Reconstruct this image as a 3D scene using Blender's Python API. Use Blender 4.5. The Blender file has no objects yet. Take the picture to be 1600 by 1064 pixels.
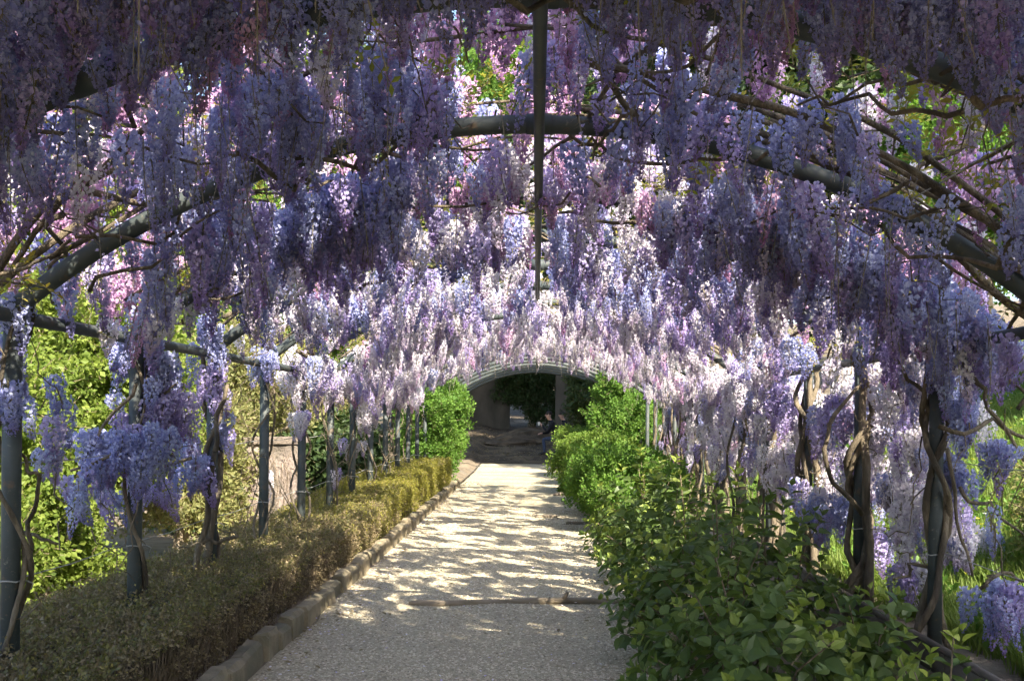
import bpy, math, random
import numpy as np
from mathutils import Vector, Matrix, Euler, noise

R = math.radians
sc = bpy.context.scene
COL = sc.collection

# ------------------------------------------------------------------ camera, sky, sun, exposure
FPX, VPX, VPY, CAMZ, ROLL = 1700.0, 838.0, 650.0, 1.6, 0.0099
cam = bpy.data.cameras.new('camera')
cam.sensor_width = 36.0
cam.lens = FPX / 1600.0 * 36.0
cam.shift_x = -(VPX - 800.0) / 1600.0
cam.shift_y = (VPY - 532.0) / 1600.0
cam.clip_start, cam.clip_end = 0.05, 2000.0
camo = bpy.data.objects.new('camera', cam)
COL.objects.link(camo)
camo.matrix_world = Matrix.Translation((0, 0, CAMZ)) @ Matrix.Rotation(R(90), 4, 'X') @ Matrix.Rotation(ROLL, 4, 'Z')
sc.camera = camo

SUN_EL = R(40.0)
SUN_DIR = Vector((0.50, -0.85, 0)).normalized() * math.cos(SUN_EL) + Vector((0, 0, math.sin(SUN_EL)))
world = bpy.data.worlds.new('World')
sc.world = world
world.use_nodes = True
wn = world.node_tree.nodes
wl = world.node_tree.links
wn.clear()
sky = wn.new('ShaderNodeTexSky')
sky.sky_type = 'NISHITA'
sky.sun_disc = False
sky.sun_elevation = SUN_EL
sky.sun_rotation = math.atan2(SUN_DIR.x, SUN_DIR.y)
sky.air_density, sky.dust_density, sky.ozone_density = 1.0, 1.5, 1.0
bg = wn.new('ShaderNodeBackground')
bg.inputs['Strength'].default_value = 0.12
wo = wn.new('ShaderNodeOutputWorld')
wl.new(sky.outputs[0], bg.inputs[0])
wl.new(bg.outputs[0], wo.inputs[0])

sl = bpy.data.lights.new('sun', 'SUN')
sl.energy = 5.0
sl.angle = R(0.53)
sl.color = (1.0, 0.91, 0.74)
so = bpy.data.objects.new('sun', sl)
COL.objects.link(so)
so.rotation_euler = (-SUN_DIR).to_track_quat('-Z', 'Y').to_euler()
so.location = (4, -6, 12)

sc.view_settings.view_transform = 'Standard'
sc.view_settings.look = 'None'
sc.view_settings.gamma = 1.0
sc.view_settings.use_curve_mapping = False
sc.view_settings.exposure = 1.86
sc.render.engine = 'CYCLES'
sc.cycles.use_denoising = True
sc.cycles.denoiser = 'OPENIMAGEDENOISE'
sc.cycles.max_bounces = 5
sc.cycles.diffuse_bounces = 3
sc.cycles.transmission_bounces = 2
sc.cycles.glossy_bounces = 1
sc.cycles.use_light_tree = False
sc.cycles.use_adaptive_sampling = True
sc.cycles.adaptive_threshold = 0.04
sc.cycles.caustics_reflective = False
sc.cycles.caustics_refractive = False

rnd = random.Random(7)


# ------------------------------------------------------------------ helpers
def at(px, py, Y):
    """point at depth Y that the photograph shows at pixel (px, py)"""
    dx, dy = px - VPX, py - VPY
    c, s = math.cos(ROLL), math.sin(ROLL)
    dx, dy = dx * c + dy * s, -dx * s + dy * c
    return Vector((dx * Y / FPX, Y, CAMZ - dy * Y / FPX))


def in_frame(p, m=60):
    if p.y < 0.3:
        return False
    x = VPX + p.x * FPX / p.y
    y = VPY - (p.z - CAMZ) * FPX / p.y
    return -m < x < 1600 + m and -m < y < 1064 + m


class MB:
    def __init__(s):
        s.v, s.f, s.c, s.m = [], [], [], []
        s.cols = []

    def add(s, vs, fs, mat=0, col=None):
        o = len(s.v)
        s.v.extend(vs)
        s.f.extend([tuple(i + o for i in f) for f in fs])
        s.m.extend([mat] * len(fs))
        s.cols.extend([col or (0, 0, 0, 1)] * len(vs))

    def box(s, cx, cy, cz, sx, sy, sz, rz=0, mat=0, jit=0, rr=None):
        vs = []
        c, n = math.cos(rz), math.sin(rz)
        for k in (-1, 1):
            for j in (-1, 1):
                for i in (-1, 1):
                    x, y, z = i * sx / 2, j * sy / 2, k * sz / 2
                    if jit:
                        x += rr.uniform(-jit, jit); y += rr.uniform(-jit, jit); z += rr.uniform(-jit, jit)
                    vs.append((cx + x * c - y * n, cy + x * n + y * c, cz + z))
        s.add(vs, [(0, 2, 3, 1), (4, 5, 7, 6), (0, 1, 5, 4), (2, 6, 7, 3), (0, 4, 6, 2), (1, 3, 7, 5)], mat)

    def tube(s, pts, rads, sides=6, mat=0, cap=True, col=None):
        n = len(pts)
        if not hasattr(rads, '__len__'):
            rads = [rads] * n
        vs, fs = [], []
        t0 = (pts[1] - pts[0]).normalized()
        ref = Vector((0, 0, 1)) if abs(t0.z) < 0.9 else Vector((1, 0, 0))
        u = t0.cross(ref).normalized()
        for i in range(n):
            t = (pts[min(i + 1, n - 1)] - pts[max(i - 1, 0)])
            t = t.normalized() if t.length > 1e-9 else t0
            u = (u - t * u.dot(t))
            u = u.normalized() if u.length > 1e-6 else t.orthogonal().normalized()
            w = t.cross(u)
            for k in range(sides):
                a = 2 * math.pi * k / sides
                vs.append(tuple(pts[i] + (u * math.cos(a) + w * math.sin(a)) * rads[i]))
        for i in range(n - 1):
            for k in range(sides):
                a, b = i * sides + k, i * sides + (k + 1) % sides
                fs.append((a, b, b + sides, a + sides))
        if cap:
            fs.append(tuple(range(sides - 1, -1, -1)))
            fs.append(tuple((n - 1) * sides + k for k in range(sides)))
        s.add(vs, fs, mat, col)

    def mesh(s, name, mats, smooth=False, attr=None):
        me = bpy.data.meshes.new(name)
        me.from_pydata([tuple(v) for v in s.v], [], s.f)
        for m in (mats if isinstance(mats, (list, tuple)) else [mats]):
            me.materials.append(m)
        me.polygons.foreach_set('material_index', s.m)
        if smooth:
            me.polygons.foreach_set('use_smooth', [True] * len(s.f))
        if attr:
            ca = me.color_attributes.new(attr, 'FLOAT_COLOR', 'POINT')
            ca.data.foreach_set('color', [x for c in s.cols for x in c])
        me.update()
        return me


def link(name, me, parent=None, loc=(0, 0, 0)):
    o = bpy.data.objects.new(name, me)
    COL.objects.link(o)
    o.location = loc
    o.parent = parent
    return o


def tag(o, label=None, cat=None, group=None, kind=None):
    if label: o['label'] = label
    if cat: o['category'] = cat
    if group: o['group'] = group
    if kind: o['kind'] = kind
    return o


def thing(name, label, cat, loc=(0, 0, 0), group=None):
    o = bpy.data.objects.new(name, None)
    COL.objects.link(o)
    o.location = loc
    o.empty_display_size = 0.2
    return tag(o, label, cat, group)


def shift(mb, base):
    mb.v = [(v[0] - base[0], v[1] - base[1], v[2] - base[2]) for v in mb.v]
    return mb


# ------------------------------------------------------------------ materials
def new_mat(name):
    m = bpy.data.materials.new(name)
    m.use_nodes = True
    nt = m.node_tree
    nt.nodes.clear()
    out = nt.nodes.new('ShaderNodeOutputMaterial')
    return m, nt, out


def N(nt, typ, **kw):
    n = nt.nodes.new(typ)
    for k, v in kw.items():
        setattr(n, k, v)
    return n


def mixrgb(nt, fac, a, b, blend='MIX'):
    n = N(nt, 'ShaderNodeMix', data_type='RGBA', blend_type=blend)
    for sock, val in ((n.inputs[0], fac), (n.inputs[6], a), (n.inputs[7], b)):
        if hasattr(val, 'is_output'):
            nt.links.new(val, sock)
        elif isinstance(val, (int, float)):
            sock.default_value = val
        else:
            sock.default_value = (val[0], val[1], val[2], 1)
    return n.outputs[2]


def maprange(nt, val, a, b, c, d):
    n = N(nt, 'ShaderNodeMapRange')
    nt.links.new(val, n.inputs[0])
    for i, x in enumerate((a, b, c, d)):
        n.inputs[i + 1].default_value = x
    return n.outputs[0]


def tex_noise(nt, scale, detail=4, rough=0.55, coord=None):
    n = N(nt, 'ShaderNodeTexNoise')
    n.inputs['Scale'].default_value = scale
    n.inputs['Detail'].default_value = detail
    n.inputs['Roughness'].default_value = rough
    if coord is not None:
        nt.links.new(coord, n.inputs['Vector'])
    return n


def bump(nt, h, strength, dist):
    b = N(nt, 'ShaderNodeBump')
    b.inputs['Strength'].default_value = strength
    b.inputs['Distance'].default_value = dist
    nt.links.new(h, b.inputs['Height'])
    return b.outputs[0]


def leafy(name, ca, cb, cc=None, trans=0.4, rough=0.5, spec=0.25):
    """leaf: colour varies per leaf (vertex attribute) and per sprig (object random); diffuse, a sheen and light coming through"""
    m, nt, out = new_mat(name)
    oi = N(nt, 'ShaderNodeObjectInfo')
    at_ = N(nt, 'ShaderNodeAttribute', attribute_name='fc')
    sep = N(nt, 'ShaderNodeSeparateColor')
    nt.links.new(at_.outputs['Color'], sep.inputs[0])
    ad = N(nt, 'ShaderNodeMath', operation='ADD')
    nt.links.new(sep.outputs[1], ad.inputs[0])
    nt.links.new(oi.outputs['Random'], ad.inputs[1])
    f = maprange(nt, ad.outputs[0], 0.2, 1.8, 0, 1)
    c = mixrgb(nt, f, ca, cb)
    if cc:
        c = mixrgb(nt, maprange(nt, sep.outputs[0], 0.75, 1.0, 0, 0.9), c, cc)
    p = N(nt, 'ShaderNodeBsdfPrincipled')
    p.inputs['Roughness'].default_value = rough
    p.inputs['Specular IOR Level'].default_value = spec
    nt.links.new(c, p.inputs['Base Color'])
    tr = N(nt, 'ShaderNodeBsdfTranslucent')
    ct = mixrgb(nt, 0.6, c, (1.0, 1.0, 0.35), 'MULTIPLY')
    hs = N(nt, 'ShaderNodeHueSaturation')
    hs.inputs['Value'].default_value = 1.5
    nt.links.new(ct, hs.inputs['Color'])
    nt.links.new(hs.outputs[0], tr.inputs[0])
    mx = N(nt, 'ShaderNodeMixShader')
    mx.inputs[0].default_value = trans
    nt.links.new(p.outputs[0], mx.inputs[1])
    nt.links.new(tr.outputs[0], mx.inputs[2])
    nt.links.new(mx.outputs[0], out.inputs[0])
    return m


def petal(name, pale, deep, bud, trans=0.42):
    m, nt, out = new_mat(name)
    oi = N(nt, 'ShaderNodeObjectInfo')
    at_ = N(nt, 'ShaderNodeAttribute', attribute_name='fc')
    sep = N(nt, 'ShaderNodeSeparateColor')
    nt.links.new(at_.outputs['Color'], sep.inputs[0])
    # r: place along the raceme, g: random per floret, b: keel
    ma = N(nt, 'ShaderNodeMath', operation='MULTIPLY_ADD')
    nt.links.new(sep.outputs[1], ma.inputs[0])
    ma.inputs[1].default_value = 0.7
    nt.links.new(maprange(nt, oi.outputs['Random'], 0, 1, -0.25, 0.35), ma.inputs[2])
    c = mixrgb(nt, ma.outputs[0], pale, deep)
    c = mixrgb(nt, maprange(nt, sep.outputs[2], 0, 1, 0, 0.75), c, deep)
    c = mixrgb(nt, maprange(nt, sep.outputs[0], 0.55, 1.0, 0, 0.85), c, bud)
    p = N(nt, 'ShaderNodeBsdfPrincipled')
    p.inputs['Roughness'].default_value = 0.6
    p.inputs['Specular IOR Level'].default_value = 0.15
    nt.links.new(c, p.inputs['Base Color'])
    tr = N(nt, 'ShaderNodeBsdfTranslucent')
    nt.links.new(c, tr.inputs[0])
    mx = N(nt, 'ShaderNodeMixShader')
    mx.inputs[0].default_value = trans
    nt.links.new(p.outputs[0], mx.inputs[1])
    nt.links.new(tr.outputs[0], mx.inputs[2])
    nt.links.new(mx.outputs[0], out.inputs[0])
    return m


def rough_mat(name, ca, cb, scale, rough=0.9, bstr=0.5, bdist=0.02, stretch=(1, 1, 1), cc=None, objspace=True, spec=0.3):
    m, nt, out = new_mat(name)
    tc = N(nt, 'ShaderNodeTexCoord')
    geo = N(nt, 'ShaderNodeNewGeometry')
    mp = N(nt, 'ShaderNodeMapping')
    mp.inputs['Scale'].default_value = stretch
    nt.links.new(geo.outputs['Position'], mp.inputs['Vector'])
    n1 = tex_noise(nt, scale, 6, 0.6, mp.outputs[0])
    n2 = tex_noise(nt, scale * 6, 4, 0.65, mp.outputs[0])
    c = mixrgb(nt, maprange(nt, n1.outputs['Fac'], 0.35, 0.65, 0, 1), ca, cb)
    if cc:
        n3 = tex_noise(nt, scale * 0.35, 3, 0.5, mp.outputs[0])
        c = mixrgb(nt, maprange(nt, n3.outputs['Fac'], 0.5, 0.62, 0, 1), c, cc)
    c = mixrgb(nt, 0.5, c, n2.outputs['Color'] if False else c)
    p = N(nt, 'ShaderNodeBsdfPrincipled')
    p.inputs['Roughness'].default_value = rough
    p.inputs['Specular IOR Level'].default_value = spec
    nt.links.new(c, p.inputs['Base Color'])
    nt.links.new(bump(nt, n2.outputs['Fac'], bstr, bdist), p.inputs['Normal'])
    nt.links.new(p.outputs[0], out.inputs[0])
    return m


M = {}
M['blue'] = petal('petal_shade_blue', (0.61, 0.65, 0.88), (0.33, 0.35, 0.67), (0.22, 0.18, 0.44))  # blue-lilac, also used to tone the shaded near flowers
M['violet'] = petal('petal_violet', (0.67, 0.61, 0.86), (0.41, 0.33, 0.65), (0.27, 0.16, 0.44))
M['pink'] = petal('petal_pink', (0.84, 0.62, 0.80), (0.62, 0.36, 0.60), (0.38, 0.18, 0.40))
M['pale'] = petal('petal_sun_pale', (0.90, 0.87, 0.89), (0.74, 0.68, 0.80), (0.46, 0.35, 0.55))  # whitish lilac, also used to tone the sunlit flowers
M['stalk'] = rough_mat('flower_stalk', (0.16, 0.15, 0.08), (0.26, 0.22, 0.14), 20, bstr=0.1)
M['strand'] = rough_mat('spent_stalk', (0.20, 0.19, 0.15), (0.30, 0.27, 0.22), 20, bstr=0.1)
M['bark'] = rough_mat('vine_bark', (0.13, 0.105, 0.072), (0.27, 0.22, 0.155), 22, bstr=1.0, bdist=0.02, stretch=(1, 1, 0.22), cc=(0.09, 0.075, 0.058))
M['treebark'] = rough_mat('tree_bark', (0.15, 0.12, 0.085), (0.33, 0.27, 0.20), 6, bstr=0.9, bdist=0.03, stretch=(1, 1, 0.3))
M['young'] = leafy('young_wisteria_leaf', (0.30, 0.24, 0.05), (0.24, 0.30, 0.06), trans=0.5)
M['shrub'] = leafy('bright_shrub_leaf', (0.105, 0.165, 0.03), (0.24, 0.295, 0.06), trans=0.45)
M['shrub2'] = leafy('green_shrub_leaf', (0.08, 0.17, 0.03), (0.16, 0.27, 0.05), trans=0.42)
M['lime'] = leafy('lime_shrub_leaf', (0.10, 0.18, 0.03), (0.19, 0.27, 0.05), trans=0.42)
M['olive'] = leafy('dull_leaf', (0.15, 0.17, 0.06), (0.32, 0.30, 0.13), trans=0.4)
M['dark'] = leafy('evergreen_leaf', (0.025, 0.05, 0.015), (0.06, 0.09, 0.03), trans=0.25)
M['hyd'] = leafy('broad_leaf', (0.07, 0.115, 0.03), (0.15, 0.21, 0.052), (0.24, 0.30, 0.06), trans=0.32, rough=0.42, spec=0.35)
M['hedge'] = leafy('hedge_leaf', (0.11, 0.115, 0.04), (0.22, 0.195, 0.075), (0.42, 0.34, 0.12), trans=0.3, spec=0.4)
M['hedgesun'] = leafy('sun_toned_hedge_leaf', (0.17, 0.18, 0.03), (0.30, 0.27, 0.05), (0.40, 0.33, 0.08), trans=0.35)  # leaf colour turned golden to paint sunlight on the far hedge
M['hedgebrown'] = leafy('dry_hedge_leaf', (0.15, 0.115, 0.06), (0.30, 0.24, 0.14), trans=0.2)
M['grass'] = leafy('grass_blade', (0.11, 0.18, 0.035), (0.20, 0.25, 0.065), trans=0.4)
M['twig'] = rough_mat('hedge_twig', (0.13, 0.095, 0.06), (0.24, 0.19, 0.13), 25, bstr=0.2)
M['brush'] = rough_mat('hedge_shade_inside', (0.045, 0.035, 0.022), (0.11, 0.085, 0.055), 30, bstr=1.0, bdist=0.03)  # core coloured dark to stand for the shade inside the hedge
M['yellow'] = leafy('yellow_flower', (0.75, 0.62, 0.05), (0.85, 0.75, 0.10), trans=0.3)
M['white'] = leafy('white_flower', (0.75, 0.75, 0.70), (0.85, 0.85, 0.82), trans=0.3)

# painted steel
m, nt, out = new_mat('grey_green_painted_steel')
geo = N(nt, 'ShaderNodeNewGeometry')
n1 = tex_noise(nt, 3.0, 6, 0.6, geo.outputs['Position'])
n2 = tex_noise(nt, 45.0, 3, 0.6, geo.outputs['Position'])
c = mixrgb(nt, maprange(nt, n1.outputs['Fac'], 0.35, 0.7, 0, 1), (0.032, 0.042, 0.043), (0.066, 0.079, 0.078))
c = mixrgb(nt, maprange(nt, n2.outputs['Fac'], 0.62, 0.75, 0, 0.7), c, (0.15, 0.11, 0.07))
n4 = tex_noise(nt, 9.0, 6, 0.7, geo.outputs['Position'])
c = mixrgb(nt, maprange(nt, n4.outputs['Fac'], 0.58, 0.66, 0, 0.8), c, (0.11, 0.075, 0.045))
n5 = tex_noise(nt, 22.0, 5, 0.7, geo.outputs['Position'])
c = mixrgb(nt, maprange(nt, n5.outputs['Fac'], 0.63, 0.70, 0, 0.7), c, (0.19, 0.19, 0.15))
p = N(nt, 'ShaderNodeBsdfPrincipled')
p.inputs['Roughness'].default_value = 0.6
nt.links.new(c, p.inputs['Base Color'])
nt.links.new(bump(nt, n2.outputs['Fac'], 0.15, 0.003), p.inputs['Normal'])
nt.links.new(p.outputs[0], out.inputs[0])
M['steel'] = m
M['wire'] = rough_mat('galvanised_wire', (0.35, 0.35, 0.33), (0.45, 0.44, 0.42), 10, rough=0.45, bstr=0.0)

# gravel
m, nt, out = new_mat('pale_gravel')
geo = N(nt, 'ShaderNodeNewGeometry')
v1 = N(nt, 'ShaderNodeTexVoronoi')
v1.inputs['Scale'].default_value = 75
nt.links.new(geo.outputs['Position'], v1.inputs['Vector'])
sp = N(nt, 'ShaderNodeSeparateColor')
nt.links.new(v1.outputs['Color'], sp.inputs[0])
c = mixrgb(nt, sp.outputs[0], (0.31, 0.268, 0.185), (0.62, 0.545, 0.395))
n1 = tex_noise(nt, 1.3, 5, 0.6, geo.outputs['Position'])
c = mixrgb(nt, maprange(nt, n1.outputs['Fac'], 0.42, 0.68, 0, 0.55), c, (0.42, 0.36, 0.27))
mpw = N(nt, 'ShaderNodeMapping')
mpw.inputs['Scale'].default_value = (1.6, 0.22, 1)
nt.links.new(geo.outputs['Position'], mpw.inputs['Vector'])
n3 = tex_noise(nt, 1.5, 4, 0.6, mpw.outputs[0])
c = mixrgb(nt, maprange(nt, n3.outputs['Fac'], 0.48, 0.66, 0, 0.45), c, (0.38, 0.32, 0.23))
n2 = tex_noise(nt, 9, 4, 0.6, geo.outputs['Position'])
c = mixrgb(nt, maprange(nt, n2.outputs['Fac'], 0.60, 0.72, 0, 0.5), c, (0.25, 0.21, 0.16))
p = N(nt, 'ShaderNodeBsdfPrincipled')
p.inputs['Roughness'].default_value = 0.95
p.inputs['Specular IOR Level'].default_value = 0.15
nt.links.new(c, p.inputs['Base Color'])
nt.links.new(bump(nt, v1.outputs['Distance'], 0.8, 0.012), p.inputs['Normal'])
nt.links.new(p.outputs[0], out.inputs[0])
M['gravel'] = m

m, nt, out = new_mat('gravel_stone')
oi = N(nt, 'ShaderNodeObjectInfo')
c = mixrgb(nt, oi.outputs['Random'], (0.25, 0.21, 0.15), (0.72, 0.635, 0.48))
p = N(nt, 'ShaderNodeBsdfPrincipled')
p.inputs['Roughness'].default_value = 0.85
nt.links.new(c, p.inputs['Base Color'])
nt.links.new(p.outputs[0], out.inputs[0])
M['pebble'] = m

M['soil'] = rough_mat('soil', (0.15, 0.115, 0.08), (0.26, 0.21, 0.15), 3.0, bstr=0.9, bdist=0.04, cc=(0.22, 0.19, 0.15))
M['earth'] = rough_mat('shade_toned_littered_earth', (0.05, 0.038, 0.026), (0.11, 0.085, 0.058), 3.5, bstr=1.0, bdist=0.05, cc=(0.15, 0.115, 0.075))  # littered earth, its colour lowered to carry the tree shade
M['grassground'] = rough_mat('grassy_soil', (0.08, 0.12, 0.03), (0.14, 0.17, 0.05), 4.0, bstr=0.9, bdist=0.05, cc=(0.16, 0.15, 0.07))
M['kerb'] = rough_mat('weathered_kerb_stone', (0.17, 0.145, 0.095), (0.32, 0.265, 0.18), 5.0, bstr=0.7, bdist=0.012, cc=(0.16, 0.145, 0.10))
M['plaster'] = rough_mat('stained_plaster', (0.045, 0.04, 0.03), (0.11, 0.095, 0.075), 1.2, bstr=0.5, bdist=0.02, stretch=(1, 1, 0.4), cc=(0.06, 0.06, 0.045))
M['stone'] = rough_mat('rubble_stone', (0.14, 0.115, 0.095), (0.25, 0.205, 0.17), 2.5, bstr=0.9, bdist=0.04)
M['render'] = rough_mat('crumbling_render', (0.22, 0.175, 0.155), (0.36, 0.30, 0.265), 9.0, bstr=1.0, bdist=0.03, stretch=(1, 1, .5), cc=(0.17, 0.145, 0.12))
M['mortar'] = rough_mat('wall_mortar', (0.15, 0.125, 0.10), (0.23, 0.19, 0.155), 6, bstr=0.6, bdist=0.02)
M['log'] = rough_mat('weathered_log', (0.16, 0.13, 0.09), (0.32, 0.26, 0.19), 9, bstr=0.8, bdist=0.012, stretch=(0.25, 1, 1))
M['board'] = rough_mat('edging_board', (0.10, 0.085, 0.07), (0.20, 0.17, 0.14), 8, bstr=0.6, bdist=0.01, stretch=(1, 0.25, 1))
M['jacket'] = rough_mat('black_jacket', (0.012, 0.012, 0.015), (0.025, 0.025, 0.03), 14, bstr=0.4, bdist=0.01)
M['jeans'] = rough_mat('blue_jeans', (0.035, 0.05, 0.085), (0.06, 0.08, 0.13), 30, bstr=0.3, bdist=0.005)
M['skin'] = rough_mat('skin', (0.50, 0.30, 0.22), (0.56, 0.35, 0.26), 8, rough=0.55, bstr=0.05)
M['hair'] = rough_mat('dark_hair', (0.02, 0.014, 0.01), (0.04, 0.028, 0.02), 40, rough=0.6, bstr=0.5, bdist=0.004)
M['shoe'] = rough_mat('dark_shoe', (0.02, 0.018, 0.016), (0.04, 0.035, 0.03), 20, rough=0.6, bstr=0.1)
M['paper'] = rough_mat('white_paper', (0.72, 0.71, 0.68), (0.8, 0.79, 0.76), 20, bstr=0.05)

# ------------------------------------------------------------------ source shapes for scattering (not in the scene)
LIB = {}


def lib(name, meshes):
    obs = []
    for k, me in enumerate(meshes):
        obs.append(bpy.data.objects.new('source_%s_%02d' % (name, k), me))
    LIB[name] = obs
    # one node tree per set: variant k stands at the points whose idx is k
    ng = bpy.data.node_groups.new('scatter_' + name, 'GeometryNodeTree')
    ng.interface.new_socket('Geometry', in_out='INPUT', socket_type='NodeSocketGeometry')
    ng.interface.new_socket('Geometry', in_out='OUTPUT', socket_type='NodeSocketGeometry')
    gi = ng.nodes.new('NodeGroupInput')
    go = ng.nodes.new('NodeGroupOutput')
    jn = ng.nodes.new('GeometryNodeJoinGeometry')

    def named(nm, typ):
        n = ng.nodes.new('GeometryNodeInputNamedAttribute')
        n.data_type = typ
        n.inputs[0].default_value = nm
        return next(o for o in n.outputs if o.enabled and o.name == 'Attribute')
    a_idx, a_rot, a_scl = named('idx', 'INT'), named('rot', 'FLOAT_VECTOR'), named('scl', 'FLOAT')
    e2r = ng.nodes.new('FunctionNodeEulerToRotation')
    ng.links.new(a_rot, e2r.inputs[0])
    for k, ob in enumerate(obs):
        cp = ng.nodes.new('FunctionNodeCompare')
        cp.data_type = 'INT'
        cp.operation = 'EQUAL'
        ins = [i for i in cp.inputs if i.enabled]
        ng.links.new(a_idx, ins[0])
        ins[1].default_value = k
        oi_ = ng.nodes.new('GeometryNodeObjectInfo')
        oi_.inputs['Object'].default_value = ob
        oi_.inputs['As Instance'].default_value = False
        ip = ng.nodes.new('GeometryNodeInstanceOnPoints')
        ng.links.new(gi.outputs[0], ip.inputs['Points'])
        ng.links.new(cp.outputs[0], ip.inputs['Selection'])
        ng.links.new(oi_.outputs['Geometry'], ip.inputs['Instance'])
        ng.links.new(e2r.outputs[0], ip.inputs['Rotation'])
        ng.links.new(a_scl, ip.inputs['Scale'])
        ng.links.new(ip.outputs[0], jn.inputs[0])
    ng.links.new(jn.outputs[0], go.inputs[0])
    LIB[name + '_tree'] = ng


def scatter(name, libname, pts, parent=None, base=(0, 0, 0)):
    """pts: list of (location, euler, scale, variant)"""
    me = bpy.data.meshes.new(name)
    n = len(pts)
    me.vertices.add(n)
    me.vertices.foreach_set('co', [c for p in pts for c in (p[0][0] - base[0], p[0][1] - base[1], p[0][2] - base[2])])
    a = me.attributes.new('rot', 'FLOAT_VECTOR', 'POINT')
    a.data.foreach_set('vector', [c for p in pts for c in p[1]])
    a = me.attributes.new('scl', 'FLOAT', 'POINT')
    a.data.foreach_set('value', [p[2] for p in pts])
    a = me.attributes.new('idx', 'INT', 'POINT')
    a.data.foreach_set('value', [p[3] for p in pts])
    o = link(name, me, parent)
    md = o.modifiers.new('scatter', 'NODES')
    md.node_group = LIB[libname + '_tree']
    o['kind'] = 'stuff'
    return o


def raceme(seed, L, Rt, n, fl, sparse=0.0, spent=False):
    """a hanging flower cluster: stalk, a little stalk for every floret, a folded standard petal and a darker keel each"""
    r = random.Random(seed)
    mb = MB()
    bend = Vector((r.uniform(-0.05, 0.05), r.uniform(-0.05, 0.05), 0))
    ax = lambda t: Vector((bend.x * t * t, bend.y * t * t, -L * t))
    mb.tube([ax(k / 5) for k in range(6)], [0.0035 - 0.002 * k / 5 for k in range(6)], 3, 1, False)
    for i in range(n):
        t = 0.05 + 0.95 * (i + r.random()) / n
        if r.random() < sparse:
            continue
        ang = i * 2.399 + r.uniform(-0.5, 0.5)
        prof = min(1.0, 0.55 + t * 2.2) * (1 - max(0, t - 0.25) / 0.78) ** 0.75 if t < 1 else 0.05
        rad = Rt * max(0.10, prof) * r.uniform(0.7, 1.12)
        o = Vector((math.cos(ang), math.sin(ang), 0))
        a0 = ax(max(0, t - 0.03))
        c = ax(t) + o * rad + Vector((0, 0, r.uniform(-0.012, 0.012)))
        side = Vector((-o.y, o.x, 0))
        # little stalk
        w = side * 0.0011
        mb.add([a0 - w, a0 + w, c + w * 0.6, c - w * 0.6], [(0, 1, 2, 3)], 1)
        if spent and r.random() < 0.82:
            continue
        s = fl * (1 - 0.55 * t) * r.uniform(0.8, 1.2)
        g = r.random()
        tw = r.uniform(-0.6, 0.6)
        up = (Vector((0, 0, 1)) + o * r.uniform(-0.2, 0.75) + side * tw * 0.6).normalized()
        sd = (side * math.cos(tw) + o * math.sin(tw)).normalized()
        fw = sd.cross(up) * -1
        if fw.dot(o) < 0:
            fw = -fw
        # standard petal, folded along its middle
        b = c
        vs = [b - sd * s * .25 - up * s * .15, b - fw * s * .08 - up * s * .25, b + sd * s * .25 - up * s * .15,
              b - sd * s * .58 + up * s * .42 + fw * s * .18, b + up * s * .5 - fw * s * .12, b + sd * s * .58 + up * s * .42 + fw * s * .18,
              b - sd * s * .3 + up * s * .86 - fw * s * .02, b + up * s * .88 - fw * s * .16, b + sd * s * .3 + up * s * .86 - fw * s * .02]
        mb.add(vs, [(0, 1, 4, 3), (1, 2, 5, 4), (3, 4, 7, 6), (4, 5, 8, 7)], 0, (t, g, 0, 1))
        # wings and keel
        k = b + fw * s * .1 - up * s * .05
        vs = [k - sd * s * .2, k + up * s * .16, k + sd * s * .2, k + fw * s * .62 + up * s * .12, k + fw * s * .4 - up * s * .22]
        mb.add(vs, [(0, 1, 3), (1, 2, 3), (0, 3, 4), (2, 4, 3)], 0, (t, g, 1, 1))
    return mb


SHAPES = [
    ('full', 0.30, 0.058, 190, 0.0235, 0, False), ('full', 0.24, 0.062, 170, 0.0235, 0, False),
    ('long', 0.37, 0.055, 200, 0.023, 0.05, False), ('short', 0.18, 0.058, 125, 0.023, 0, False),
    ('loose', 0.32, 0.052, 140, 0.022, 0.15, False), ('full', 0.27, 0.066, 190, 0.0235, 0.05, False),
    ('spent', 0.40, 0.032, 70, 0.018, 0.1, True), ('spent', 0.46, 0.028, 70, 0.016, 0.15, True),
]
HUES = ['blue', 'violet', 'pink', 'pale']
NS = len(SHAPES)
RAC = []
for h_i, h in enumerate(HUES):
    for k, (kd, L, Rt, n, fl, spx, sp_) in enumerate(SHAPES):
        RAC.append(raceme(100 + k, L, Rt, n, fl, spx, sp_).mesh('flower_cluster', [M[h], M['strand'] if sp_ else M['stalk']], attr='fc'))
lib('raceme', RAC)
RLEN = [s[1] for s in SHAPES]


def leaf_blade(mb, base, d, nrm, L, W, mat=0, col=None, fold=0.25, droop=0.25):
    """a pointed leaf folded along its midrib and drooping to its tip"""
    s = d.cross(nrm).normalized()
    n2 = s.cross(d).normalized()
    if n2.dot(nrm) < 0:
        n2 = -n2
    p = lambda t, w, up: base + d * (L * t) + s * (W * w) + n2 * (up * W - droop * L * t * t)
    st = ((.12, .26), (.32, .47), (.55, .46), (.78, .27))
    vs = [p(0, 0, 0)]
    for t, w in st:
        vs += [p(t, -w, fold * w * 1.3), p(t + .03, 0, -.04), p(t, w, fold * w * 1.3)]
    vs.append(p(1, 0, 0))
    fs = [(0, 2, 1), (0, 3, 2)]
    for k in range(3):
        q = 1 + 3 * k
        fs += [(q, q + 1, q + 4, q + 3), (q + 1, q + 2, q + 5, q + 4)]
    fs += [(10, 11, 13), (11, 12, 13)]
    mb.add(vs, fs, mat, col)


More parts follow.
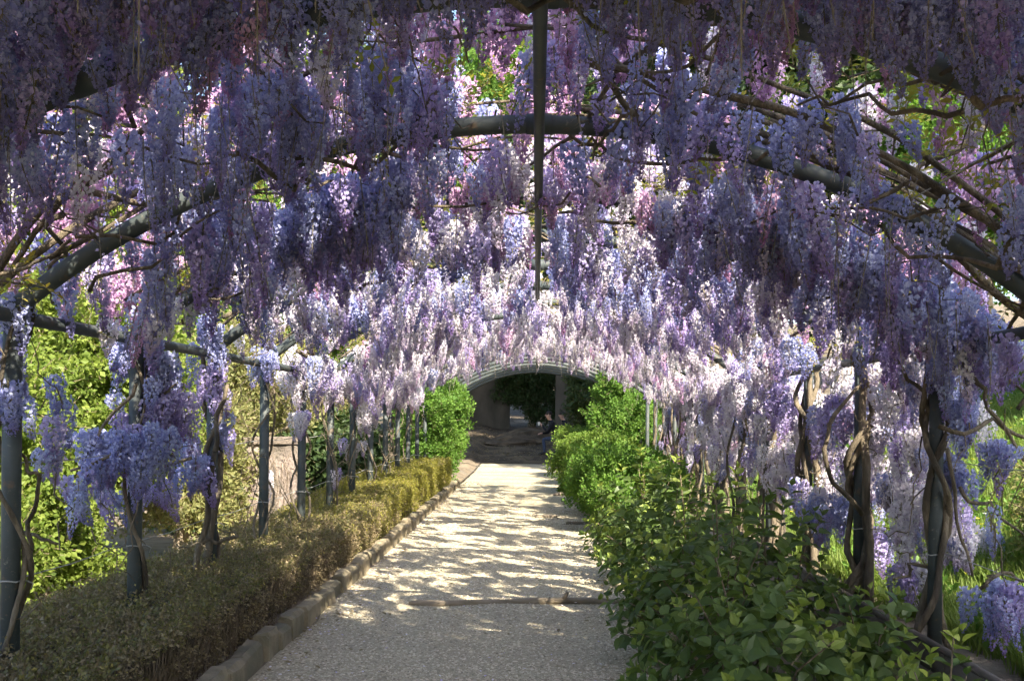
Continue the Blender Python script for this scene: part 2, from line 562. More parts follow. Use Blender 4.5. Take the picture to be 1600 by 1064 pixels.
def leaf_simple(mb, base, d, nrm, L, W, mat=0, col=None):
    s = d.cross(nrm).normalized() * W * .5
    mid = base + d * L * .5 + nrm * W * 0.12
    mb.add([base, mid - s, base + d * L, mid + s], [(0, 1, 2), (0, 2, 3)], mat, col)


def rvec(r, up=0.0):
    while True:
        v = Vector((r.uniform(-1, 1), r.uniform(-1, 1), r.uniform(-1, 1) + up))
        if 0.05 < v.length < 1.6:
            return v.normalized()


def sprig(seed, n, size, ll, lw, mat, stem=True, up=0.4, blade=False):
    r = random.Random(seed)
    mb = MB()
    tip = Vector((r.uniform(-.3, .3), r.uniform(-.3, .3), 1)).normalized() * size
    if stem:
        mb.tube([Vector((0, 0, -size * .3)), tip * 0.5, tip], [size * .02, size * .015, size * .008], 3, 1, False)
    for i in range(n):
        t = (i + r.random()) / n
        b = tip * t
        d = rvec(r, 0.2)
        b = b + d * size * r.uniform(0.05, 0.55)
        nrm = (Vector((0, 0, 1)) * up + rvec(r)).normalized()
        d = (d - nrm * d.dot(nrm)).normalized()
        L = ll * r.uniform(.7, 1.25)
        col = (r.random(), r.random(), 0, 1)
        if blade:
            leaf_blade(mb, b, d, nrm, L, lw * L / ll, 0, col, droop=r.uniform(0, .35))
        else:
            leaf_simple(mb, b, d, nrm, L, lw * L / ll, 0, col)
    return mb.mesh('sprig', [mat, M['twig']], attr='fc')


lib('shrub', [sprig(k, 34, .20, .056, .040, M['shrub']) for k in range(4)])
lib('shrub2', [sprig(10 + k, 34, .17, .056, .038, M['shrub2']) for k in range(4)])
lib('lime', [sprig(15 + k, 34, .17, .056, .036, M['lime']) for k in range(4)])
lib('olive', [sprig(20 + k, 18, .22, .06, .028, M['olive']) for k in range(4)])
lib('dark', [sprig(30 + k, 24, .26, .09, .05, M['dark']) for k in range(4)])
lib('hedge', [sprig(40 + k, 16, .055, .022, .012, M['hedge']) for k in range(4)] +
    [sprig(50 + k, 10, .06, .02, .011, M['hedgebrown']) for k in range(3)] + [sprig(56 + k, 16, .055, .022, .012, M['hedgesun']) for k in range(3)])


def pinnate(seed):
    r = random.Random(seed)
    mb = MB()
    for q in range(4):
        d = (rvec(r, 0.1) + Vector((0, 0, .15))).normalized()
        L = r.uniform(.12, .2)
        pts = [d * (L * k / 4) + Vector((0, 0, -.25 * L * (k / 4) ** 2)) for k in range(5)]
        mb.tube(pts, .0015, 3, 1, False)
        s = d.cross(Vector((0, 0, 1))).normalized()
        for k in range(1, 5):
            for sg in (-1, 1):
                col = (r.random(), r.random(), 0, 1)
                leaf_simple(mb, pts[k], (s * sg + d * .5 + rvec(r) * .25).normalized(), (Vector((0, 0, 1)) + rvec(r) * .5).normalized(), .05, .02, 0, col)
    return mb.mesh('young_leaf', [M['young'], M['stalk']], attr='fc')


lib('young', [pinnate(60 + k) for k in range(4)])


def tuft(seed, n, h):
    r = random.Random(seed)
    mb = MB()
    for i in range(n):
        b = Vector((r.uniform(-.1, .1), r.uniform(-.1, .1), -.02))
        lean = Vector((r.uniform(-.6, .6), r.uniform(-.6, .6), 0))
        hh = h * r.uniform(.5, 1.1)
        s = Vector((-lean.y, lean.x, 0))
        s = (s.normalized() if s.length > .01 else Vector((1, 0, 0))) * .005
        m_ = b + lean * hh * .3 + Vector((0, 0, hh * .6))
        t_ = b + lean * hh + Vector((0, 0, hh))
        col = (0, r.random(), 0, 1)
        mb.add([b - s, b + s, m_ + s * .8, m_ - s * .8, t_], [(0, 1, 2, 3), (3, 2, 4)], 0, col)
    return mb.mesh('grass_tuft', [M['grass']], attr='fc')


lib('grass', [tuft(70 + k, 16, .22) for k in range(4)])


def flowerhead(seed, mat, hgt):
    r = random.Random(seed)
    mb = MB()
    top = Vector((r.uniform(-.03, .03), r.uniform(-.03, .03), hgt))
    mb.tube([Vector((0, 0, 0)), top], .0025, 3, 1, False)
    for k in range(7):
        a = k * 2 * math.pi / 7
        d = Vector((math.cos(a), math.sin(a), .25)).normalized()
        leaf_simple(mb, top, d, Vector((0, 0, 1)), .022, .016, 0, (0, r.random(), 0, 1))
    return mb.mesh('wildflower', [mat, M['grass']], attr='fc')


lib('wild', [flowerhead(80, M['yellow'], .26), flowerhead(81, M['yellow'], .2), flowerhead(82, M['white'], .24), flowerhead(83, M['white'], .18)])


def pebble(seed):
    r = random.Random(seed)
    mb = MB()
    t = (1 + 5 ** .5) / 2
    vs = [(-1, t, 0), (1, t, 0), (-1, -t, 0), (1, -t, 0), (0, -1, t), (0, 1, t), (0, -1, -t), (0, 1, -t), (t, 0, -1), (t, 0, 1), (-t, 0, -1), (-t, 0, 1)]
    fs = [(0, 11, 5), (0, 5, 1), (0, 1, 7), (0, 7, 10), (0, 10, 11), (1, 5, 9), (5, 11, 4), (11, 10, 2), (10, 7, 6), (7, 1, 8), (3, 9, 4), (3, 4, 2), (3, 2, 6), (3, 6, 8), (3, 8, 9), (4, 9, 5), (2, 4, 11), (6, 2, 10), (8, 6, 7), (9, 8, 1)]
    mb.add([(v[0] * .5 * r.uniform(.8, 1.2), v[1] * .5 * r.uniform(.6, 1.1), v[2] * .33 * r.uniform(.7, 1.2)) for v in vs], fs)
    return mb.mesh('pebble', [M['pebble']])


lib('pebble', [pebble(90 + k) for k in range(4)])


def petal_litter(seed, mat, L):
    r = random.Random(seed)
    mb = MB()
    leaf_blade(mb, Vector((-L / 2, 0, .004)), Vector((1, 0, 0)), Vector((0, 0, 1)), L, L * .6, 0, (0, r.random(), 0, 1), droop=-.1)
    return mb.mesh('litter', [mat], attr='fc')


lib('litter', [petal_litter(95, M['pale'], .022), petal_litter(96, M['violet'], .02), petal_litter(97, M['hedgebrown'], .045), petal_litter(98, M['hedgebrown'], .03)])
lib('broadleaf', [])
BROAD = []
for k in range(6):
    r = random.Random(200 + k)
    mb = MB()
    col = (0.3 if k < 5 else 1.0, r.random(), 0, 1)
    mb.tube([Vector((0, 0, 0)), Vector((.02, 0, .004))], .0018, 3, 0, False, col)
    leaf_blade(mb, Vector((.018, 0, .004)), Vector((1, 0, 0)), Vector((0, 0, 1)), .125, .088, 0, col, fold=r.uniform(.15, .35), droop=r.uniform(.1, .4))
    BROAD.append(mb.mesh('leaf', [M['hyd']], attr='fc', smooth=False))
lib('broadleaf', BROAD)

# ------------------------------------------------------------------ the ground
XP, D0, ND = 2.49, 1.6, 3.23          # posts stand at x = -XP, XP and y = D0 * (ND + n)
yn = lambda n: D0 * (ND + n)
RAILZ, APEX = 2.08, 2.985
RA = ((XP ** 2) + (APEX - RAILZ) ** 2) / (2 * (APEX - RAILZ))
TH = math.asin(XP / RA)


def vault(s, rad=0.0):
    """s in -1..1 across the arch; rad outward from it"""
    a = s * TH
    return Vector(((RA + rad) * math.sin(a), 0, APEX - RA + (RA + rad) * math.cos(a)))


def sstep(a, b, x):
    t = min(1, max(0, (x - a) / (b - a)))
    return t * t * (3 - 2 * t)


def ground_z(x, y):
    z = 0.0
    # dirt ramp at the far end
    z += 0.075 * max(0, min(y, 60) - 31.0) * sstep(-14, -4, x)
    # left: planting strip, then a lower terrace, then far rising hills
    if x < -1.75:
        z += 0.12 * sstep(-1.75, -1.95, x)
    z -= 0.75 * sstep(-3.1, -4.6, x) * (1 - sstep(26, 34, y))
    z += 0.10 * max(0, -x - 16)
    # right: bed, then a grassy bank
    z += 0.18 * sstep(1.2, 2.4, x)
    z += 0.34 * max(0, min(x, 16) - 3.1) + 0.12 * max(0, min(x, 80) - 16)
    z += 0.06 * max(0, y - 60)
    if x < -3.5 or x > 3.1 or y > 33:
        z += 0.10 * noise.noise(Vector((x * .5, y * .5, 0))) + .35 * noise.noise(Vector((x * .1, y * .1, 3))) * sstep(4, 12, abs(x))
    return z


def axis(segs):
    out = []
    for a, b, st in segs:
        n = max(1, round((b - a) / st))
        out += [a + (b - a) * k / n for k in range(n)]
    return out + [segs[-1][1]]


gx = axis([(-400, -60, 34), (-60, -16, 4), (-16, -5, .7), (-5, 5, .2), (5, 16, .7), (16, 60, 4), (60, 400, 34)])
gy = axis([(-400, -40, 36), (-40, -8, 4), (-8, 50, .5), (50, 80, 3), (80, 600, 40)])


def sheet(name, xs, ys, mat, dz=0.0):
    mb = MB()
    vs = [(x, y, ground_z(x, y) + dz) for y in ys for x in xs]
    nx = len(xs)
    fs = [(j * nx + i, j * nx + i + 1, (j + 1) * nx + i + 1, (j + 1) * nx + i) for j in range(len(ys) - 1) for i in range(nx - 1)]
    mb.add(vs, fs)
    o = link(name, mb.mesh(name, mat, smooth=True))
    o['kind'] = 'structure'
    return o


sheet('ground', gx, gy, M['soil'])
sheet('grass_bank', axis([(3.0, 6, .3), (6, 16, .8), (16, 60, 5), (60, 300, 40)]), axis([(-30, -6, 3), (-6, 30, .5), (30, 33, 1)]), M['grassground'], .012)

sheet('shade_toned_dirt_ramp', axis([(-9, -4, .8), (-4, 4, .25), (4, 8, .8)]), axis([(33.0, 46, .4), (46, 60, 2)]), M['earth'], .0165)  # dirt sheet darker than the soil: far end shade put into the colour

# gravel path with a slightly uneven surface and ragged right edge
mb = MB()
pxs = [-1.70 + 2.75 * k / 40 for k in range(41)]
pys = axis([(-8, 4, 1), (4, 20, .12), (20, 34.2, .35)])
for y in pys:
    edge = 1.0 + .06 * noise.noise(Vector((y * 1.3, 5, 0))) + sstep(28, 36, y) * .8
    for k in range(41):
        x = -1.70 + (edge + 1.70) * k / 40 - (sstep(24.2, 26, y) * 1.2 * (1 - k / 40))
        mb.v.append((x, y, ground_z(max(-1.7, min(1.1, x)), y) + .012 + .012 * noise.noise(Vector((x * 1.1, y * .9, 0))) - (.02 if k == 40 or (k == 0 and y > 24) else (.008 if k == 1 and y > 24 else 0))))
mb.cols = [(0, 0, 0, 1)] * len(mb.v)
mb.f = [(j * 41 + i, j * 41 + i + 1, (j + 1) * 41 + i + 1, (j + 1) * 41 + i) for j in range(len(pys) - 1) for i in range(40)]
mb.m = [0] * len(mb.f)
o = link('gravel_path', mb.mesh('gravel_path', M['gravel'], smooth=True))
o['kind'] = 'structure'
pts = []
for k in range(42000):
    y = 5.8 + (rnd.random() ** 1.9) * 13
    x = rnd.uniform(-1.68, 1.0)
    pts.append(((x, y, .012 + .012 * noise.noise(Vector((x * 1.1, y * .9, 0)))), (rnd.uniform(-.4, .4), rnd.uniform(-.4, .4), rnd.uniform(0, 6.28)), rnd.choice((rnd.uniform(.004, .009), rnd.uniform(.006, .014))), rnd.randrange(4)))
o = scatter('loose_gravel', 'pebble', pts)
tag(o, 'loose pale gravel stones lying over the garden path', 'gravel', kind='stuff')
pts = []
for k in range(2600):
    y = 5.8 + rnd.random() * 20
    x = rnd.uniform(-1.68, 1.0) if rnd.random() < .5 else (-1.68 + abs(rnd.gauss(0, .18)) if rnd.random() < .6 else 1.0 - abs(rnd.gauss(0, .25)))
    pts.append(((x, y, .03), (rnd.uniform(-.3, .3), rnd.uniform(-.3, .3), rnd.uniform(0, 6.28)), rnd.uniform(.7, 1.2), rnd.choice((0, 0, 1, 2, 3))))
o = scatter('fallen_petals', 'litter', pts)
tag(o, 'fallen pale petals and dry leaves strewn along the path', 'petals', kind='stuff')

# kerb: single upright stones, uneven
kerb = bpy.data.objects.new('kerb', None)
COL.objects.link(kerb)
tag(kerb, 'row of weathered upright stones edging the gravel under the hedge', 'kerb', kind='structure')
kerb_mesh = []
for v in range(7):
    r = random.Random(300 + v)
    mb = MB()
    L, W, H = .40, .11, .19
    prof = [(-W / 2, 0), (W / 2, 0), (W / 2, H * .86), (W / 2 - .022, H), (-W / 2 + .02, H), (-W / 2, H * .9)]
    vs = []
    for j, yy in enumerate((-.5, -.46, 0, .46, .5)):
        sh = .95 if j in (0, 4) else 1
        for (a, b) in prof:
            vs.append((a * sh + r.uniform(-.006, .006), yy * L + r.uniform(-.004, .004), b * (sh if b > .1 else 1) + r.uniform(-.01, .01)))
    n = len(prof)
    fs = [(j * n + k, j * n + (k + 1) % n, (j + 1) * n + (k + 1) % n, (j + 1) * n + k) for j in range(4) for k in range(n)]
    fs += [tuple(range(n - 1, -1, -1)), tuple(4 * n + k for k in range(n))]
    mb.add(vs, [tuple(reversed(f)) for f in fs])
    kerb_mesh.append(mb.mesh('kerb_stone', M['kerb']))
y = 3.6
while y < 24.0:
    ls = rnd.uniform(.75, 1.2)
    L = .40 * ls
    o = link('kerb_stone', rnd.choice(kerb_mesh), kerb, (-1.755 + rnd.uniform(-.018, .018), y + L / 2, -.03 + rnd.uniform(-.03, .03)))
    o.scale = (1, ls, 1)
    o.rotation_euler = (rnd.uniform(-.05, .05), rnd.uniform(-.09, .05), rnd.uniform(-.04, .04))
    y += L + rnd.uniform(.006, .03)

# ------------------------------------------------------------------ the pergola
perg = thing('pergola', 'long tunnel pergola of grey painted steel hoops over the gravel path', 'pergola')
N0, N1 = -4, 18
ARCH_PTS = [vault(-1 + 2 * k / 32) for k in range(33)]
mb = MB(); mb.tube(ARCH_PTS, .045, 12)
arch_me = mb.mesh('arch', M['steel'], smooth=True)
post_me = {}
for sd, zb in ((-1, -.2), (1, 0.0)):
    mb = MB(); mb.tube([Vector((0, 0, zb)), Vector((0, 0, 1.0)), Vector((0, 0, RAILZ + .02))], .044, 12)
    post_me[sd] = mb.mesh('post', M['steel'], smooth=True)
mb = MB(); mb.tube([Vector((0, 0, -.06)), Vector((0, 0, .06))], .050, 12)
sleeve_me = mb.mesh('sleeve', M['steel'], smooth=True)
mb = MB()
mb.tube([Vector((.049 * math.cos(a), .049 * math.sin(a), .004 * math.sin(3 * a))) for a in [k * 6.28 / 10 for k in range(11)]], .004, 4)
mb.tube([Vector((.05, .03, 0)), Vector((.085, .05, -.02)), Vector((.07, .06, -.05))], .004, 4)
clamp_me = mb.mesh('wire_tie', M['wire'], smooth=True)
for n in range(N0, N1 + 1):
    big = 1.0 if n < 11 else .8
    o = link('arch', arch_me, perg, (0, yn(n), 0))
    for s in (-.56, 0.0, .56):
        if n < 6:
            v = vault(s)
            c = link('sleeve', sleeve_me, o, (v.x, 0, v.z))
            c.rotation_euler = (0, R(90) + s * TH, 0)
    for sd in (-1, 1):
        p = link('post', post_me[sd], perg, (sd * XP, yn(n), 0))
        if n >= 0:
            link('wire_tie', clamp_me, p, (0, 0, .78 + .03 * rnd.uniform(-1, 1)))
ya, yb = yn(N0) - .1, yn(N1) + .1
for sd in (-1, 1):
    mb = MB(); mb.tube([Vector((sd * (XP + .0), ya + (yb - ya) * k / 12, RAILZ - .03)) for k in range(13)], .034, 10)
    link('rail', mb.mesh('rail', M['steel'], smooth=True), perg)
mb = MB(); mb.tube([Vector((0, ya + (yb - ya) * k / 12, APEX - .069)) for k in range(13)], .025, 10)
link('ridge_tube', mb.mesh('ridge_tube', M['steel'], smooth=True), perg)
for s in (-.66, -.33, .33, .66):
    v = vault(s, .055)
    mb = MB(); mb.tube([Vector((v.x, ya, v.z)), Vector((v.x, (ya + yb) / 2, v.z)), Vector((v.x, yb, v.z))], .004, 4)
    link('wire', mb.mesh('wire', M['wire']), perg)
for sd in (-1, 1):
    for z in (.78, 1.35):
        pts = []
        for n in range(N0, N1 + 1):
            pts += [Vector((sd * (XP + .055), yn(n), z)), Vector((sd * (XP + .055), yn(n) + D0 / 2, z - .015))]
        mb = MB(); mb.tube(pts, .003, 4)
        link('wire', mb.mesh('wire', M['wire']), perg)

# ------------------------------------------------------------------ wisterias
ORD = ['', 'second', 'third', 'fourth', 'fifth', 'sixth', 'seventh', 'eighth', 'ninth', 'tenth', 'eleventh', 'twelfth']


def wiggle(a, b, n, amp, r, sag=0.0):
    pts = []
    off = r.uniform(0, 99)
    for k in range(n + 1):
        t = k / n
        p = a.lerp(b, t)
        q = Vector((noise.noise(Vector((off, t * 3.1, 0))), noise.noise(Vector((off, t * 3.1, 9))), noise.noise(Vector((off, t * 3.1, 19)))))
        p = p + q * amp * math.sin(math.pi * min(1, t * 1.15 + .05)) - Vector((0, 0, sag * 4 * t * (1 - t)))
        pts.append(p)
    return pts


def vault_path(s0, y0, s1, y1, rad0, rad1, n, r, amp=.1):
    pts = []
    off = r.uniform(0, 99)
    for k in range(n + 1):
        t = k / n
        v = vault(s0 + (s1 - s0) * t, rad0 + (rad1 - rad0) * t + amp * .6 * noise.noise(Vector((off, t * 4, 2))))
        v.y = y0 + (y1 - y0) * t + amp * 1.6 * noise.noise(Vector((off, t * 4, 7)))
        pts.append(v)
    return pts


def density(s, y):
    """how thick the flowers hang: clumps and holes"""
    q = noise.noise(Vector((s * 3.2, y * 1.15, 4.0))) + .6 * noise.noise(Vector((s * 7, y * 2.6, 8.0)))
    return q


def pick(r, y, rad, side_low=False):  # hue by depth paints light: blue for near shade, pale for sunlit bays
    if y < 6.0:
        hue = r.choices((0, 1, 2, 3), (6, 3, .3 if rad < .12 else 4, .3))[0]
        shp = r.choices(range(NS), (3, 3, 3, 1.5, 3, 3, 4.5, 4.5))[0]
    elif y < 11:
        hue = r.choices((0, 1, 2, 3), (4, 3, .5 if rad < .15 else 3, 3))[0]
        shp = r.choices(range(NS), (4, 4, 3, 2, 2, 4, .6, .4))[0]
    elif y < 15:
        hue = r.choices((0, 1, 2, 3), (.6, 2, .3, 8))[0]
        shp = r.choices(range(NS), (4, 4, 3, 2, 3, 4, .4, .3))[0]
    else:
        hue = r.choices((0, 1, 2, 3), (.3, 2, .4, 7))[0]
        shp = r.choices(range(NS), (3, 3, 2, 2, 4, 3, 3, 3))[0]
    return hue * NS + shp


def rac_item(p, r, idx, sc_=None, lean=.12):
    return (p, (r.gauss(0, lean), r.gauss(0, lean), r.uniform(0, 6.28)), sc_ or r.uniform(.78, 1.32), idx)


def vault_racemes(r, y0, y1, s0, s1, per_m2, thr=-.15):
    """bunches of several racemes, close together inside a bunch and with holes between the bunches"""
    out = []
    area = (y1 - y0) * abs(s1 - s0) * TH * RA
    for c in range(int(per_m2 * area / 4.2)):
        yc, scn = r.uniform(y0, y1), r.uniform(s0, s1)
        d = density(scn, yc)
        if d < thr - .25 or (d < thr + .15 and r.random() < .75):
            continue
        top = yc > 8.2
        rc = r.choice((r.uniform(-.12, .04), r.uniform(-.06, .10), r.uniform(.0, .12 if top else .2)))
        for k in range(r.choice((2, 3, 4, 5, 6))):
            y = yc + r.gauss(0, .11)
            s = min(1.0, max(-1.0, scn + r.gauss(0, .045)))
            if s < -.8 and 3.4 < y <= 4.6 and r.random() < .5:
                continue
            if s < -.74 and 4.6 < y < 12.5 and r.random() < (.85 if s < -.86 else .45):
                continue
            if (3.7 < y < 5.75 and s > .22 and r.random() < .62) or (4.3 < y < 5.7 and -.2 < s <= .22 and r.random() < .6) or (4.1 < y < 5.3 and -.88 < s < -.7 and r.random() < .6):
                continue
            rad = rc + r.gauss(0, .05) + (.10 if y < 4.4 else 0)
            v = vault(s, rad)
            if (abs(v.x) < .10 and y < 10.5 and rad < .15) or (5.7 < y < 7.2 and abs(s) < .3 and r.random() < .1):
                continue
            v.y = y
            out.append((v, r, y, rad))
    return out


def blob(r, c, sx, sy, sz, n, idxf, sc_=(.8, 1.1)):
    out = []
    for k in range(n):
        q = rvec(r) * r.random() ** .5
        out.append(rac_item(Vector((c.x + q.x * sx, c.y + q.y * sy, c.z + q.z * sz)), r, idxf(), r.uniform(*sc_), .13))
    return out


# clusters hanging beside the posts, at the places where the photograph has them: (pixel, pixel, depth, sizes, how many, hues)
EXTRA = {
    (-1, 0): [(5, 500, 5.2, .10, .2, .25, 8, 0), (60, 690, 5.6, .10, .15, .10, 3, 1), (60, 625, 5.7, .16, .2, .12, 5, 0), (12, 650, 5.1, .05, .08, .10, 2, 0)],
    (-1, 1): [(170, 700, 6.6, .22, .25, .10, 13, 0), (225, 690, 6.5, .16, .2, .08, 8, 0), (200, 655, 6.8, .2, .2, .1, 8, 1),
              (235, 530, 6.7, .10, .2, .12, 7, 0), (255, 580, 6.9, .14, .2, .16, 10, 1), (275, 630, 7.0, .16, .2, .12, 10, 1), (120, 755, 6.4, .10, .15, .05, 4, 0), (195, 530, 6.8, .07, .1, .08, 4, 0)],
    (-1, 2): [(330, 520, 8.2, .14, .25, .14, 9, 0), (340, 590, 8.3, .08, .2, .14, 5, 1), (290, 700, 7.8, .16, .2, .09, 7, 0), (318, 720, 8.0, .1, .15, .06, 4, 1), (350, 655, 8.4, .06, .1, .08, 3, 0), (200, 750, 7.5, .3, .2, .07, 6, 1)],
    (-1, 3): [(415, 555, 9.8, .2, .2, .08, 5, 0), (360, 670, 9.6, .05, .1, .1, 2, 1)],
    (-1, 4): [(462, 645, 11.2, .11, .15, .05, 5, 3), (478, 640, 11.4, .05, .1, .05, 2, 1), (420, 745, 11.2, .12, .15, .06, 3, 3), (480, 560, 11.6, .3, .3, .1, 6, 3)],
    (-1, 5): [(540, 590, 13.0, .25, .3, .12, 8, 3), (530, 730, 13.2, .1, .1, .1, 2, 3)],
    (-1, 6): [(575, 640, 14.6, .14, .2, .09, 7, 3), (570, 590, 14.8, .3, .3, .12, 8, 3), (555, 690, 14.8, .2, .2, .10, 4, 3)],
    (-1, 7): [(590, 580, 16.4, .3, .3, .12, 8, 3)],
    (1, 0): [(1590, 530, 5.6, .1, .2, .10, 4, 1)],
    (1, 1): [(1480, 560, 6.7, .12, .2, .12, 8, 0), (1540, 560, 6.4, .08, .2, .10, 5, 1), (1500, 640, 6.7, .10, .2, .12, 7, 0), (1560, 690, 6.3, .07, .15, .05, 4, 0),
             (1495, 720, 6.8, .07, .15, .12, 7, 0), (1500, 830, 7.0, .08, .15, .06, 5, 3), (1560, 920, 6.0, .15, .15, .05, 8, 0), (1580, 925, 5.8, .08, .12, .05, 5, 1), (1552, 790, 6.3, .02, .05, .03, 1, 0), (1420, 590, 7.2, .14, .3, .1, 8, 3), (1400, 540, 7.2, .2, .3, .1, 9, 1), (1440, 660, 7.6, .14, .3, .12, 7, 3)],
    (1, 2): [(1400, 750, 8.0, .14, .25, .10, 9, 3), (1430, 800, 7.8, .12, .2, .12, 10, 3), (1420, 880, 7.7, .12, .2, .06, 8, 3), (1380, 640, 8.6, .2, .3, .2, 14, 3), (1300, 640, 8.6, .14, .3, .2, 10, 1), (1370, 560, 8.4, .3, .3, .14, 12, 1), (1290, 790, 8.8, .16, .25, .12, 10, 0), (1450, 760, 8.2, .05, .1, .06, 3, 3), (1370, 840, 8.6, .1, .2, .1, 6, 1), (1540, 830, 9.2, .1, .2, .1, 3, 3)],
    (1, 3): [(1290, 680, 10.0, .18, .3, .22, 12, 3), (1230, 620, 10.2, .16, .3, .2, 10, 1), (1220, 710, 10.6, .2, .3, .22, 12, 3), (1300, 770, 9.8, .14, .3, .14, 8, 3)],
    (1, 4): [(1200, 680, 11.8, .2, .35, .32, 18, 3), (1170, 610, 12.0, .2, .4, .2, 12, 3)],
    (1, 5): [(1150, 640, 13.4, .2, .4, .3, 16, 3), (1130, 690, 13.6, .2, .4, .25, 12, 3)],
    (1, 6): [(1110, 640, 15.0, .2, .4, .4, 18, 3)],
    (1, 7): [(1090, 640, 16.6, .2, .4, .4, 16, 3)],
    (1, 8): [(1070, 640, 18.2, .2, .4, .4, 14, 3)],
    (1, 9): [(1055, 640, 19.8, .2, .4, .4, 12, 3)],
}
PLANT_LABEL = {
    (-1, -1): 'wisteria whose dark blue racemes hang across the top left corner, nearest the viewer',
    (1, -1): 'wisteria whose shaded racemes hang across the top right corner, nearest the viewer',
    (-1, 0): 'wisteria with drooping racemes on the thick left post nearest the viewer',
    (1, 0): 'wisteria whose bare stems run bundled along the nearest hoop on the right',
    (-1, 1): 'wisteria with big blue bunches hanging low on the second left post',
    (1, 1): 'wisteria twining round the dark post right of the leafy shrubs',
    (-1, 2): 'wisteria with a thick coil round the third left post',
    (1, 2): 'wisteria with a sunlit looping pale trunk, second post on the right',
    (-1, 3): 'wisteria with thin bare stems on the fourth left post',
    (1, 3): 'wisteria with a forked pale trunk, third post on the right',
}
for n in range(4, 11):
    PLANT_LABEL[(-1, n)] = 'pale flowered wisteria on the %s post along the left hedge' % ORD[n]
    PLANT_LABEL[(1, n)] = 'pale flowered wisteria with massed woody trunks, %s post on the right' % ORD[n - 1]


def coil(r, x, y, z0, z1, turns, rad, r0, r1, ph, drift=(0, 0)):
    pts, rr = [], []
    n = 26
    for k in range(n + 1):
        t = k / n
        a = ph + turns * 2 * math.pi * t + .7 * noise.noise(Vector((ph, t * 5, 0)))
        q = rad * (1 + .5 * noise.noise(Vector((ph + 3, t * 6, 0)))) + .22 * max(0, .14 - t)
        pts.append(Vector((x + q * math.cos(a) + drift[0] * (1 - t), y + q * math.sin(a) + drift[1] * (1 - t), z0 + (z1 - z0) * t)))
        rr.append((r0 + (r1 - r0) * t) * (1 + .15 * noise.noise(Vector((ph, t * 14, 5)))))
    return pts, rr


